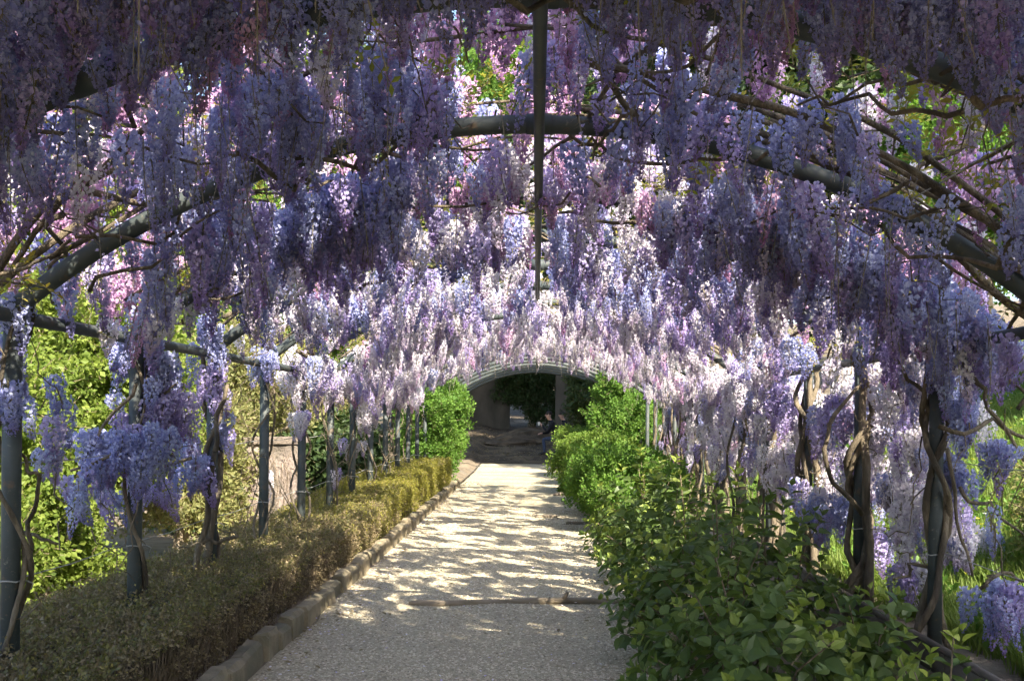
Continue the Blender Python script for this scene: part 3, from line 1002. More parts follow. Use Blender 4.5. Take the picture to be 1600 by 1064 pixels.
for n in range(-1, 11):
    for sd in (-1, 1):
        r = random.Random(1000 + n * 2 + sd)
        Y = yn(n)
        x0 = sd * XP
        zb = .1 if sd < 0 else ground_z(XP, Y) - .05
        base = Vector((x0, Y, zb))
        P = thing('wisteria_vine', PLANT_LABEL[(sd, n)], 'wisteria', base, 'wisterias trained over the pergola')
        # trunks winding up the post
        trunks = []
        far_right = sd > 0 and n >= 4
        nt_ = 8 if far_right else (3 if sd > 0 else 2)
        for k in range(nt_):
            thick = r.uniform(.012, .032) if sd > 0 else r.uniform(.008, .015)
            if sd < 0 and n == 2:
                thick = .03 if k == 0 else .02
            if sd > 0 and n in (2, 3) and k == 0:
                thick = .03
            spread = r.uniform(.06, .10) if not far_right else r.uniform(.08, .34)
            if far_right:
                a = Vector((x0 + r.uniform(-.15, .25), Y + r.uniform(-.7, .7), zb)); b = Vector((x0 + r.uniform(-.12, .15), a.y + r.uniform(-.35, .35), RAILZ + .05))
                trunks.append((wiggle(a, b, 18, r.uniform(.08, .22), r), [thick * (1.2 - .5 * i / 18) * (1 + .18 * noise.noise(Vector((i * .9, k, n)))) for i in range(19)]))
                continue
            trunks.append(coil(r, x0, Y + (r.uniform(-.45, .45) if far_right else 0), zb, RAILZ + r.uniform(-.05, .1), r.uniform(.6, 2.2) * r.choice((-1, 1)) * (.3 if far_right else 1), spread, thick, thick * .7, r.uniform(0, 6.28)))
        if sd > 0 and n in (2, 3):
            # a stout pale stem standing off the post, with a loop
            a = Vector((x0 + .05, Y - .12, zb)); b = Vector((x0 - .02, Y - .1, RAILZ))
            trunks.append((wiggle(a, b, 14, .10, r), [(.038 - .012 * k / 14) * (1 + .15 * noise.noise(Vector((k * .8, n, 0)))) for k in range(15)]))
        if sd > 0 and n == 2:
            c0 = Vector((x0 - .02, Y - .15, zb + .75))
            lp = [c0 + Vector((-.32 * math.sin(t * math.pi), -.1 * math.sin(t * math.pi), 1.0 * t)) + Vector((.03 * noise.noise(Vector((t * 6, 0, 0))), 0, .05 * noise.noise(Vector((t * 5, 3, 0))))) for t in [k / 12 for k in range(13)]]
            trunks.append((lp, [.020 - .007 * k / 12 for k in range(13)]))
        for pts, rr in trunks:
            mb = MB(); mb.tube(pts, rr, 9)
            for i_, v_ in enumerate(mb.v):
                c_ = pts[min(len(pts) - 1, i_ // 9)]
                q_ = .30 * noise.noise(Vector((v_[0] * 60, v_[1] * 60, v_[2] * 7))) + .25 * noise.noise(Vector((v_[0] * 18, v_[1] * 18, v_[2] * 11)))
                mb.v[i_] = tuple(Vector(v_) + (Vector(v_) - c_) * q_)
            link('trunk', shift(mb, base).mesh('trunk', M['bark'], smooth=True), P)
        # branches over the vault
        nb = 7 if n < 3 else 5
        for k in range(nb):
            s0 = sd * r.uniform(.85, 1.02)
            if k < nb * .55:   # along the hoop
                pts = vault_path(s0, Y + r.uniform(-.12, .12), sd * r.uniform(-.15, .45), Y + r.uniform(-.9, .9), r.uniform(.04, .16), r.uniform(.05, .3), 14, r, .12)
            else:              # along the tunnel
                ss = sd * r.uniform(.05, .95)
                pts = vault_path(ss, Y - r.uniform(.3, 1.2), ss + r.uniform(-.3, .3), Y + r.uniform(.5, 1.5), r.uniform(-.02, .2), r.uniform(-.02, .25), 10, r, .16)
            ra = r.uniform(.010, .022)
            mb = MB(); mb.tube(pts, [ra * (1 - .55 * i / (len(pts) - 1)) for i in range(len(pts))], 6)
            link('branch', shift(mb, base).mesh('branch', M['bark'], smooth=True), P)
        if n <= 2:
            for k in range(4):
                ss = sd * r.uniform(.05, .9)
                pts = vault_path(ss, Y - r.uniform(.1, .7), ss + sd * r.uniform(-.45, .25), Y + r.uniform(.0, .8), r.uniform(-.22, -.05), r.uniform(-.12, .05), 10, r, .2)
                ra = r.uniform(.008, .014)
                mb = MB(); mb.tube(pts, [ra * (1 - .5 * i / 10) for i in range(11)], 6)
                link('branch', shift(mb, base).mesh('branch', M['bark'], smooth=True), P)
        if n == 0 and sd > 0:
            for k in range(7):
                dy = -.25 + .09 * k
                pts = vault_path(1.03, Y + dy, r.uniform(.05, .35), Y + dy * 1.6 + r.uniform(-.3, .3), .03 + .03 * (k % 3), .08 + .03 * (k % 4), 20, r, .07)
                mb = MB(); mb.tube(pts, [r.uniform(.017, .027) * (1 - .4 * i / 20) for i in range(21)], 6)
                link('branch', shift(mb, base).mesh('branch', M['bark'], smooth=True), P)
            for (a, b, dep, ra) in (((1540, 195), (1350, 320), 5.0, .016), ((1160, 280), (1115, 335), 6.2, .013), ((870, 20), (1090, 180), 4.6, .012), ((880, 200), (1000, 255), 5.3, .010), ((1000, 255), (1190, 235), 5.2, .010), ((1440, 380), (1600, 480), 5.4, .010)):
                mb = MB(); mb.tube(wiggle(at(*a, dep), at(*b, dep), 8, .05, r, .03), [ra * (1 - .3 * i / 8) for i in range(9)], 6)
                link('branch', shift(mb, base).mesh('branch', M['bark'], smooth=True), P)
        if n == 0 and sd < 0:
            for (a, b, dep, ra) in (((290, 60), (190, 145), 4.4, .011), ((360, 145), (322, 240), 4.8, .011), ((470, 105), (580, 158), 5.0, .012), ((580, 158), (660, 110), 5.0, .010), ((0, 430), (110, 375), 4.8, .010), ((395, 100), (660, 92), 5.0, .012), ((610, 312), (760, 318), 6.0, .010)):
                mb = MB(); mb.tube(wiggle(at(*a, dep), at(*b, dep), 8, .05, r, .03), [ra * (1 - .3 * i / 8) for i in range(9)], 6)
                link('branch', shift(mb, base).mesh('branch', M['bark'], smooth=True), P)
            for (a, b, dep, ra) in (((40, 890), (62, 745), 5.3, .013), ((62, 745), (20, 700), 5.2, .010), ((30, 830), (90, 850), 5.4, .010)):
                mb = MB(); mb.tube(wiggle(at(*a, dep), at(*b, dep), 8, .06, r), [ra * (1 - .3 * i / 8) for i in range(9)], 6)
                link('branch', shift(mb, base).mesh('branch', M['bark'], smooth=True), P)
        if n == 1 and sd > 0:
            for (a, b, dep, ra) in (((1470, 665), (1400, 560), 6.8, .016), ((1465, 665), (1640, 690), 6.5, .016), ((1510, 560), (1600, 720), 6.2, .015), ((1470, 880), (1395, 905), 6.8, .014), ((1480, 700), (1520, 900), 6.6, .013), ((1500, 760), (1600, 835), 6.3, .013), ((1530, 920), (1620, 905), 6.0, .013), ((1590, 640), (1585, 540), 6.0, .012)):
                mb = MB(); mb.tube(wiggle(at(*a, dep), at(*b, dep), 10, .14, r), [ra * (1 - .4 * i / 10) for i in range(11)], 6)
                link('branch', shift(mb, base).mesh('branch', M['bark'], smooth=True), P)
        if n == 2 and sd < 0:
            for (a, b, dep, ra) in (((308, 905), (335, 705), 8.0, .026), ((335, 705), (355, 600), 8.1, .020), ((315, 850), (372, 838), 8.0, .016), ((300, 715), (190, 745), 7.6, .014)):
                mb = MB(); mb.tube(wiggle(at(*a, dep), at(*b, dep), 8, .08, r), [ra * (1 - .25 * i / 8) for i in range(9)], 6)
                link('branch', shift(mb, base).mesh('branch', M['bark'], smooth=True), P)
        if n == 1 and sd < 0:
            for (a, b, dep, ra) in (((212, 600), (130, 720), 6.6, .013), ((215, 640), (275, 600), 6.8, .012), ((215, 705), (110, 735), 6.5, .013)):
                mb = MB(); mb.tube(wiggle(at(*a, dep), at(*b, dep), 8, .10, r), [ra * (1 - .4 * i / 8) for i in range(9)], 6)
                link('branch', shift(mb, base).mesh('branch', M['bark'], smooth=True), P)
        # fine twigs: too thin to pick apart
        mb = MB()
        for k in range(26 if n < 5 else 34):
            s0 = sd * r.uniform(0, 1.0)
            pts = vault_path(s0, Y + r.uniform(-.8, .8), s0 + r.uniform(-.25, .25), Y + r.uniform(-1.0, 1.0), r.uniform(-.12, .25), r.uniform(-.12, .3), 6, r, .2)
            mb.tube(pts, [.0055 * (1 - .6 * i / 6) for i in range(7)], 4)
        for k in range(10 if sd < 0 else 18):
            a = Vector((x0 + r.uniform(-.12, .2), Y + r.uniform(-.8, .8), r.uniform(.6, 2.1)))
            b = a + Vector((r.uniform(-.25, .25), r.uniform(-.4, .4), r.uniform(-.6, .4)))
            mb.tube(wiggle(a, b, 6, .12, r), [.005 * (1 - .5 * i / 6) for i in range(7)], 4)
        o = link('twigs', shift(mb, base).mesh('twigs', M['bark']), P)
        o['kind'] = 'stuff'
        # flowers
        items = []
        if n <= 1:   # the thicket of late flowers on top of the hoops
            for k in range((95 if sd > 0 and n == 0 else 150) if n < 1 else 70):
                v = vault(sd * r.uniform(-.02, 1.0), r.uniform(.28, .62)); v.y = Y + r.uniform(-.8, .8)
                items.append(rac_item(v, r, r.choices((0, 1, 2, 3), (1, 1, 7, 2))[0] * NS + r.choice((0, 1, 3, 4, 5))))
        dens = 66 if n <= 0 else (46 if n < 3 else 37)
        thr = {-1: -.35, 0: -.15, 1: -.05, 2: -.12}.get(n, -.3)
        sa, sb = (0, 1.0) if sd > 0 else (-1.0, 0)
        for (v, rr_, yy, rad) in vault_racemes(r, Y - .8, Y + .8, sa, sb, dens, thr):
            items.append(rac_item(v, r, pick(r, yy, rad), r.uniform(.7, 1.0) if yy < 4.6 else None))
        if n <= 0:   # close curtains before the two nearest hoops
            for c in range(90 if n < 0 else (24 if sd < 0 else 8)):
                sC, yC = (sd * r.uniform(.03, 1.0), r.uniform(2.75, 3.5)) if n < 0 else (sd * r.uniform(.14, .6), r.uniform(4.4, 5.12))
                for k in range(r.choice((3, 4, 5))):
                    v = vault(sC + r.gauss(0, .035), r.uniform(.0, .22)); v.y = yC + r.gauss(0, .06)
                    if abs(v.x) > .06:
                        items.append(rac_item(v, r, r.choices((0, 1), (3, 1))[0] * NS + r.choice((0, 1, 2, 4, 5, 6, 7)), r.uniform(.65, .95)))
        if n in (1, 2):   # bunches before the third and fourth hoops
            for c in range(9):
                sC, yC = sd * r.uniform(.02, .95), Y + r.uniform(.2, .75)
                if sd < 0 and abs(sC) > .75: continue
                for k in range(r.choice((3, 4, 5))):
                    v = vault(sC + r.gauss(0, .04), r.uniform(-.12, .10)); v.y = yC + r.gauss(0, .08)
                    if abs(v.x) > .07:
                        items.append(rac_item(v, r, r.choices((0, 1, 3), (1, 2, 4))[0] * NS + r.choice((0, 1, 2, 3, 5))))
        if n == 0:
            for c in range(9):
                sC, yC = sd * r.uniform(.03, .3), r.uniform(5.95, 6.65)
                for k in range(r.choice((3, 4))):
                    v = vault(sC + r.gauss(0, .035), r.uniform(-.03, .16)); v.y = yC + r.gauss(0, .08)
                    if abs(v.x) > .07:
                        items.append(rac_item(v, r, r.choices((1, 2, 3), (1, 2, 4))[0] * NS + r.choice((0, 1, 3, 5)), r.uniform(.75, 1.05)))
        if n == 0:   # big blue bunches in front of the second hoop
            for c in range(34):
                sC, yC = sd * r.uniform(.04, .98), r.uniform(5.75, 6.7)
                if (sd < 0 and abs(sC) > .6) or abs(sC) < .3: continue
                for k in range(r.choice((3, 4, 5, 6))):
                    v = vault(sC + r.gauss(0, .04), r.uniform(-.10, .12)); v.y = yC + r.gauss(0, .08)
                    items.append(rac_item(v, r, r.choices((0, 1), (4, 1))[0] * NS + r.choice((0, 1, 2, 3, 5))))
        if sd > 0 and n == 1:
            for c in range(16):
                p0 = Vector((x0 + r.uniform(-.05, .4), Y + r.uniform(.25, .85), r.uniform(.95, 2.1)))
                for k in range(r.choice((2, 3, 4))):
                    items.append(rac_item(p0 + Vector((r.gauss(0, .06), r.gauss(0, .08), r.gauss(0, .06))), r, pick(r, 12.5, 0)))
        if sd > 0 and n >= 2:   # curtain down the right side
            for c in range(24 if n < 9 else 16):
                p0 = Vector((x0 + r.uniform(-.1, .4), Y + r.uniform(-.8, .8), r.uniform(1.05, 2.1)))
                for k in range(r.choice((2, 3, 4))):
                    items.append(rac_item(p0 + Vector((r.gauss(0, .06), r.gauss(0, .08), r.gauss(0, .06))), r, pick(r, max(p0.y, 14 if r.random() < .4 else 16), 0)))
        if n >= 4:   # eaves
            for k in range(26):
                v = Vector((x0 + r.uniform(-.15, .25), Y + r.uniform(-.8, .8), RAILZ + r.uniform(-.15, .2)))
                items.append(rac_item(v, r, pick(r, v.y, 0)))
        for (px, py, dep, ex, ey, ez, cnt, hue) in EXTRA.get((sd, n), ()):
            items += blob(r, at(px, py, dep), ex * 1.1, ey, ez * (1.9 if sd < 0 and n < 3 else 1.15), int(cnt * (1.45 if n > 0 else 1.1)), lambda: (hue if r.random() < .75 else r.choice((0, 1))) * NS + r.choice((0, 1, 3, 4, 5, 5)))
        vis = [it for it in items if in_frame(it[0] - Vector((0, 0, .2)))]
        other = [it for it in items if not in_frame(it[0] - Vector((0, 0, .2)))]
        # the ones lowest under the hoops show largest
        vis.sort(key=lambda it: (it[0].x ** 2 + (it[0].z - (APEX - RA)) ** 2) ** .5)
        for (loc, rot, scl, idx) in vis[:170]:
            o = bpy.data.objects.new('flower_cluster', RAC[idx])
            COL.objects.link(o)
            o.parent = P
            o.location = loc - base
            o.rotation_euler = rot
            o.scale = (scl, scl, scl)
        rest = vis[170:] + other
        if rest:
            scatter('flower_mass', 'raceme', rest, P, base)
        pts = []
        for k in range(70 if n < 3 else 40):
            s = sd * r.uniform(0, 1.02)
            v = vault(s, r.uniform(-.0, .5))
            v.y = Y + r.uniform(-.8, .8)
            pts.append((v, (r.uniform(-.5, .5), r.uniform(-.5, .5), r.uniform(0, 6.28)), r.uniform(.6, 1.1), r.randrange(4)))
        scatter('young_leaves', 'young', pts, P, base)

# the vault goes on behind the viewer, and its racemes shade the path
r = random.Random(55)
items = [rac_item(v, r, pick(r, yy, rad)) for (v, _, yy, rad) in vault_racemes(r, -2.4, yn(-2) + .8, -1, 1, 85, -.5)]
for k in range(1100):
    v = vault(r.uniform(-1, 1), r.uniform(.25, .6)); v.y = r.uniform(-2.4, yn(-2) + .8)
    items.append(rac_item(v, r, r.randrange(4) * NS + r.choice((0, 1, 3, 4, 5))))
o = scatter('wisteria_canopy', 'raceme', items)
tag(o, 'wisteria flowers roofing the tunnel behind the viewer', 'wisteria', kind='stuff')


# ------------------------------------------------------------------ hedge on the left
def hedge_top(y):
    return .43 + .19 * sstep(11, 20, y)


hedge = thing('low_hedge', 'low clipped brownish hedge running behind the kerb stones', 'hedge', (-2.4, 3, 0))
hb = Vector((-2.4, 3, 0))
HX0, HX1, HY0, HY1 = -3.25, -1.87, 3.0, 23.8
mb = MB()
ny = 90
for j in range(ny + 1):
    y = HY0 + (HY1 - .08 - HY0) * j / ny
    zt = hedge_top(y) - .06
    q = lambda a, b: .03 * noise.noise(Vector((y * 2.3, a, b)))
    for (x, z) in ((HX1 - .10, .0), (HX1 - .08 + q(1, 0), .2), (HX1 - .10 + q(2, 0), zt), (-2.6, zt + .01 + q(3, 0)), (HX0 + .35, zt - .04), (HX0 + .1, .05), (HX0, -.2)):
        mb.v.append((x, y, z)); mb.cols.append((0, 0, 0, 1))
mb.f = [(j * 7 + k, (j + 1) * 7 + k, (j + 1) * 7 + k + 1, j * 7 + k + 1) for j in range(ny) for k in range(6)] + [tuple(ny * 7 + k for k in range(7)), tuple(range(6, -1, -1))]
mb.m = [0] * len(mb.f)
link('shade_toned_brush', shift(mb, hb).mesh('shade_toned_brush', M['brush']), hedge)
pts = []
for k in range(36000):
    u = rnd.random()
    y = HY0 + (HY1 - HY0) * (rnd.random() ** 1.5)
    q = noise.noise(Vector((y * .7, u * 2, 1)))
    if u < .58:
        x = rnd.uniform(HX0 + .1, HX1)
        z = hedge_top(y) + rnd.uniform(-.07, .015) + .03 * noise.noise(Vector((x * 2, y * 2, 0))) - (.25 * sstep(-2.95, -3.25, x))
        z += rnd.uniform(.02, .05) if rnd.random() < .07 else 0
        z += .025 * noise.noise(Vector((x * 5, y * 5, 3)))
        rot = (rnd.uniform(-.7, .7), rnd.uniform(-.7, .7), rnd.uniform(0, 6.28))
        brown = .66 - .58 * sstep(9, 15, y) + .35 * noise.noise(Vector((x * 1.2, y * 1.2, 2)))
    else:
        z = rnd.uniform(.10, hedge_top(y))
        x = HX1 - .09 * rnd.random() ** 2 - .03 + .03 * noise.noise(Vector((y * 2.3, 1, 0)))
        rot = (rnd.uniform(-.5, .5), R(70) + rnd.uniform(-.8, .8), rnd.uniform(-1, 1))
        brown = 1.15 - 1.05 * sstep(9, 16, y) + .5 * noise.noise(Vector((z * 3, y * 1.2, 6))) - .3 * sstep(.3, .42, z)
    if u < .58 and noise.noise(Vector((x * 5, y * 5, 8))) > .22 and rnd.random() < .7:
        continue
    if u >= .58 and y < 13 and rnd.random() < .88 * (1 - sstep(9, 13, y)) + .2 * noise.noise(Vector((y * 3, z * 4, 0))):
        continue  # near front thinned so the dark core paints its shaded side
    pts.append(((x, y, z), rot, rnd.uniform(.7, 1.3), rnd.randrange(4, 7) if rnd.random() < brown else (rnd.randrange(7, 10) if rnd.random() < .8 * sstep(10, 17, y) else rnd.randrange(4))))  # sun-toned leaves take over along the lit far stretch
for k in range(2600):     # far end face
    pts.append(((rnd.uniform(HX0 + .3, HX1), HY1 - rnd.uniform(0, .06), rnd.uniform(.05, hedge_top(HY1))), (R(-70), rnd.uniform(-.6, .6), rnd.uniform(-1, 1)), rnd.uniform(.8, 1.3), rnd.randrange(7, 10)))
scatter('foliage', 'hedge', pts, hedge, hb)
mb = MB()
for k in range(2600):
    y = HY0 + 2 + 12 * rnd.random() ** 1.3
    a = Vector((HX1 - .06 + rnd.uniform(-.04, .02), y, rnd.uniform(.04, .2)))
    b = a + Vector((rnd.uniform(-.05, .05), rnd.uniform(-.10, .10), rnd.uniform(.10, .26)))
    mb.tube([a, (a + b) / 2 + Vector((rnd.uniform(-.02, .02), rnd.uniform(-.02, .02), 0)), b], [.003, .0025, .0012], 3, 0, False)
o = link('bare_twigs', shift(mb, hb).mesh('bare_twigs', M['twig']), hedge)
o['kind'] = 'stuff'


# ------------------------------------------------------------------ trees and shrubs
def crown_points(r, c, rx, ry, rz, nblob, per, nv, bs=(.28, .45), flat=.3):
    pts = []
    for k in range(nblob):
        d = rvec(r, .15)
        q = r.uniform(.35, .85)
        bc = Vector((c[0] + d.x * rx * q, c[1] + d.y * ry * q, c[2] + d.z * rz * q))
        br = r.uniform(*bs) * min(rx, rz, ry)
        for i in range(per):
            e = rvec(r, .15)
            p = bc + Vector((e.x, e.y, e.z * .8)) * br * r.uniform(.65, 1.12)
            dirv = (e + Vector((0, 0, .35)) + rvec(r) * .5).normalized()
            eul = dirv.to_track_quat('Z', 'Y').to_euler()
            pts.append((p, (eul.x, eul.y, eul.z + 0), r.uniform(.75, 1.3), r.randrange(nv)))
    return pts


def tree(name, label, cat, x, y, h, rx, rz, libname, nblob, per, seed, trunk_r=.12, crown_z=None, scale=1.0, group=None, ry=None, bark='treebark', bs=(.28, .45), lean=0.0, fork=True):
    r = random.Random(seed)
    zb = ground_z(x, y) - .05
    base = Vector((x, y, zb))
    T = thing(name, label, cat, base, group)
    cz = (crown_z if crown_z is not None else h - rz)
    top = Vector((x + lean, y, zb + cz))
    mb = MB()
    pts = wiggle(base, top, 9, .12, r)
    mb.tube(pts, [trunk_r * (1.25 - .85 * k / 9) if k else trunk_r * 1.5 for k in range(10)], 8)
    link('trunk', shift(mb, base).mesh('trunk', M[bark], smooth=True), T)
    if fork:
        for k in range(4):
            a = pts[r.randrange(3, 8)]
            d = rvec(r, .7)
            b = Vector((x + lean + d.x * rx * .7, y + d.y * rx * .7, zb + cz + d.z * rz * .6))
            mb = MB(); mb.tube(wiggle(a, b, 7, .2, r), [trunk_r * .5 * (1 - .75 * i / 7) for i in range(8)], 6)
            link('limb', shift(mb, base).mesh('limb', M[bark], smooth=True), T)
    pts = crown_points(r, (x + lean, y, zb + cz), rx, ry or rx, rz, nblob, per, 4, bs)
    pts = [(p, e, s * scale, i) for (p, e, s, i) in pts]
    scatter('crown', libname, pts, T, base)
    return T


G1 = 'leafy shrubs beyond the left posts'
tree('broadleaf_shrub', 'tall sunlit yellow green shrub behind the first left post', 'shrub', -5.6, 9.5, 3.6, 1.25, 1.7, 'shrub', 34, 75, 401, .05, 1.7, 1.0, G1)
tree('broadleaf_shrub', 'yellow green shrub with low leafy branches between the first two left posts', 'shrub', -4.9, 10.8, 2.6, .9, 1.3, 'shrub', 22, 65, 402, .05, 1.25, .9, G1)
tree('broadleaf_shrub', 'bright shrub reaching above the left rail behind the second post', 'shrub', -5.3, 12.8, 4.4, 1.3, 2.0, 'shrub', 34, 75, 403, .06, 2.4, 1.0, G1)
tree('broadleaf_shrub', 'lower green shrub at the very left edge behind the nearest post', 'shrub', -5.1, 7.6, 1.9, .8, 1.0, 'shrub2', 20, 65, 404, .04, .85, .9, G1)
tree('broadleaf_shrub', 'bright leafy shrub seen between the second and third left posts', 'shrub', -6.6, 16.5, 3.4, 1.5, 1.4, 'shrub', 26, 70, 405, .06, 2.3, 1.1, G1)
tree('olive_tree', 'dull olive leafed tree with a pale bare trunk behind the third left post', 'tree', -5.2, 16.0, 3.0, .95, 1.5, 'olive', 30, 65, 406, .11, 1.5, 1.1, None)
tree('olive_tree', 'dry twiggy olive coloured tree behind the fourth left post', 'tree', -5.2, 19.5, 4.0, 1.4, 1.7, 'olive', 26, 60, 407, .17, 2.5, 1.2, None)
tree('olive_tree', 'olive coloured tree filling the gap between the fifth and sixth left posts', 'tree', -4.6, 22.5, 3.6, 1.3, 1.6, 'olive', 24, 60, 408, .10, 2.0, 1.2, None)
for k, (x, y, h, rx, rz, sd_) in enumerate([(-9.5, 13, 7.5, 2.6, 2.6, 411), (-10, 20, 8.5, 3.0, 3.0, 412), (-8.5, 27, 8.5, 2.8, 3.2, 413), (-7.0, 33, 8, 2.6, 3.2, 414)]):
    tree('background_tree', ['tall yellow green tree farthest left beyond the shrubs', 'tall tree behind the olive trees on the left', 'tall tree behind the pale wall on the left', 'tall tree left of the shaded wall at the far end'][k], 'tree', x, y, h, rx, rz, 'shrub' if k < 2 else 'shrub2', 34, 75, sd_, .16, None, 1.7, 'trees on the lower terrace')
for k, (x, y, rx, rz, sd_) in enumerate([(-6.0, 20.5, 1.2, .8, 421), (-5.2, 26.0, 1.2, 1.0, 422), (-7.6, 14.0, 1.1, .7, 423), (-3.9, 18.6, .7, .8, 424), (-3.7, 21.2, .7, .9, 425)]):
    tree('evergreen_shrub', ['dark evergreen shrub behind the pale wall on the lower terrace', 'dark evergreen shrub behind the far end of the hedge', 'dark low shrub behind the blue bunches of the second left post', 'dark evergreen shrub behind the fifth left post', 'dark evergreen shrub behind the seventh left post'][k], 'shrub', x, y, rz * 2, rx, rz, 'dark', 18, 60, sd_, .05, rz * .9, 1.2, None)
# leafy climber at the far left of the tunnel, and its twin on the right
tree('leafy_climber', 'bright green leafy climber covering the far left posts past the hedge', 'climber', -2.45, 25.6, 2.6, .78, 1.3, 'shrub2', 44, 60, 431, .04, 1.25, .95, None, ry=1.8, bs=(.3, .5))
tree('leafy_climber', 'leafy climber hanging from the far hoops over the right of the path', 'climber', 2.4, 27.0, 3.2, 1.15, 1.5, 'shrub2', 40, 60, 432, .04, 1.6, 1.0, None, ry=2.2, bs=(.3, .5))
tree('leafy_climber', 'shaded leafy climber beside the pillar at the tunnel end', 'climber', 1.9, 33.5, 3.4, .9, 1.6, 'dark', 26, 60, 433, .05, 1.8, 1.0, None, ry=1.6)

# far shrubs along the right of the path
for k, (x, y, rx, h, sd_) in enumerate([(1.35, 15.2, .75, 1.15, 441), (1.25, 17.6, .75, 1.1, 442), (1.3, 20.0, .8, 1.15, 443), (1.25, 22.6, .8, 1.15, 444), (1.3, 25.4, .85, 1.2, 445), (1.35, 28.4, .9, 1.35, 446)]):
    T = tree('flowering_shrub', 'light green fine leaved shrub, %s of its row along the right path edge' % ['first', 'second', 'third', 'fourth', 'fifth', 'sixth'][k], 'shrub', x, y, h, rx, h * .5, 'shrub2' if k < 2 else 'lime', 26, 62, sd_, .03, h * .5, .8, 'small leaved shrubs beside the far path', ry=1.25, bs=(.35, .55))

# broad leaved shrubs near the right of the path: every leaf
SHRUBS = [  # x, y, rx, ry, height, whorls
    (1.80, 4.75, .55, .50, .50, 50, 'dark broad leaved shrub at the lower right, below the dark post'),
    (1.15, 5.75, .62, .60, .80, 85, 'dark broad leaved shrub nearest the viewer beside the path'),
    (1.90, 6.30, .38, .55, .55, 50, 'small broad leaved shrub at the foot of the twined dark post'),
    (1.22, 7.10, .66, .70, 1.04, 95, 'tall broad leaved shrub overhanging the path beside the log'),
    (1.75, 7.90, .50, .60, 1.05, 70, 'broad leaved shrub in front of the looping pale trunk'),
    (1.25, 8.70, .66, .80, 1.12, 95, 'tallest broad leaved shrub with upright shoots behind the log'),
    (1.30, 10.5, .70, .90, 1.06, 95, 'broad leaved shrub sixth along the path from the viewer'),
    (1.30, 12.6, .72, 1.0, 1.06, 90, 'partly sunlit broad leaved shrub before the fine leaved ones'),
]
for si, (x, y, rx, ry, h, nw, label) in enumerate(SHRUBS):
    r = random.Random(500 + si)
    base = Vector((x, y, ground_z(x, y)))
    T = thing('broad_leaved_shrub', label, 'shrub', base, 'broad leaved shrubs right of the path')
    leaves = []
    nshoot = int(nw * .85)
    for k in range(nshoot):
        a = r.uniform(0, 6.28)
        q = r.random() ** .5
        if k < nshoot * .3:      # shoots leaning out over the path
            a = math.pi + r.gauss(0, .7); q = r.uniform(.75, 1.1)
        cl = noise.noise(Vector((x * 3 + math.cos(a) * q * 2.2, y * 3 + math.sin(a) * q * 2.2, 1)))
        hh = h * (1 - .55 * q ** 2.0) * r.uniform(.62, 1.18) * (1 + .35 * cl)
        if q > .8:
            hh *= r.uniform(.45, 1.0)
        tip = Vector((rx * q * math.cos(a), ry * q * math.sin(a), hh))
        root = Vector((tip.x * .3, tip.y * .3, -.05))
        mid = root.lerp(tip, .55) + Vector((-tip.x * .12, -tip.y * .12, hh * .12))
        if k % 4 == 0:
            mb = MB(); mb.tube([root, mid, mid.lerp(tip, .5), tip], [.007, .006, .0045, .003], 5)
            link('stem', mb.mesh('stem', M['twig'], smooth=True), T)
        ax = ((tip - mid).normalized() + Vector((0, 0, .3)) + rvec(r) * .2).normalized()
        qx = ax.to_track_quat('Z', 'Y').to_matrix()
        ph = r.uniform(0, 6.28)
        big = r.uniform(.75, 1.25)
        young = r.random() < .4
        nn = r.choice((4, 5, 6))
        for i in range(nn):
            pos = tip - ax * (.045 * i + .012 * i * i) + Vector((tip.x * .0, 0, 0))
            size = (.40, .70, .88, .92, .84, .75)[i] * big
            tilt = (-62, -40, -22, -8, 4, 14)[i]
            for sgn in (0, math.pi):
                mat = qx @ Matrix.Rotation(ph + i * 1.571 + sgn + r.uniform(-.25, .25), 3, 'Z') @ Matrix.Rotation(R(tilt + r.uniform(-16, 16)), 3, 'Y') @ Matrix.Rotation(r.uniform(-.5, .5), 3, 'X')
                leaves.append((pos, tuple(mat.to_euler()), size * r.uniform(.85, 1.12), 5 if young and i < 2 else r.randrange(5)))
    def key(l):
        p = l[0] + base
        return -(p.y + (p.x - .4) * .4 - p.z * 1.2) if in_frame(p, 10) else -99
    leaves.sort(key=key, reverse=True)
    for (p, e, s, i) in leaves[:190]:
        o = bpy.data.objects.new('leaf', BROAD[i])
        COL.objects.link(o)
        o.parent = T
        o.location, o.rotation_euler, o.scale = p, e, (s, s, s)
    scatter('foliage', 'broadleaf', leaves[190:], T)

# ------------------------------------------------------------------ right bank: grass, flowers, trees
pts = []
for k in range(26000):
    x = 2.75 + 9 * rnd.random() ** 1.3
    y = 3.5 + 27 * rnd.random()
    if x > y * .62 + 1.2:
        continue
    pts.append(((x, y, ground_z(x, y)), (0, 0, rnd.uniform(0, 6.28)), rnd.uniform(.6, 1.4), rnd.randrange(4)))
tag(scatter('grass', 'grass', pts), 'lush sunlit grass growing on the bank right of the pergola', 'grass', kind='stuff')
pts = []
for k in range(2200):
    x = 3.2 + 8 * rnd.random(); y = 5 + 20 * rnd.random()
    if noise.noise(Vector((x * .6, y * .6, 0))) < 0:
        continue
    pts.append(((x, y, ground_z(x, y)), (rnd.uniform(-.4, .4), rnd.uniform(-.4, .4), 0), rnd.uniform(.8, 1.3), rnd.choice((0, 1, 1, 2, 3))))
tag(scatter('wildflowers', 'wild', pts), 'scattered yellow and white wildflowers in the grassy bank', 'flowers', kind='stuff')
pts = []
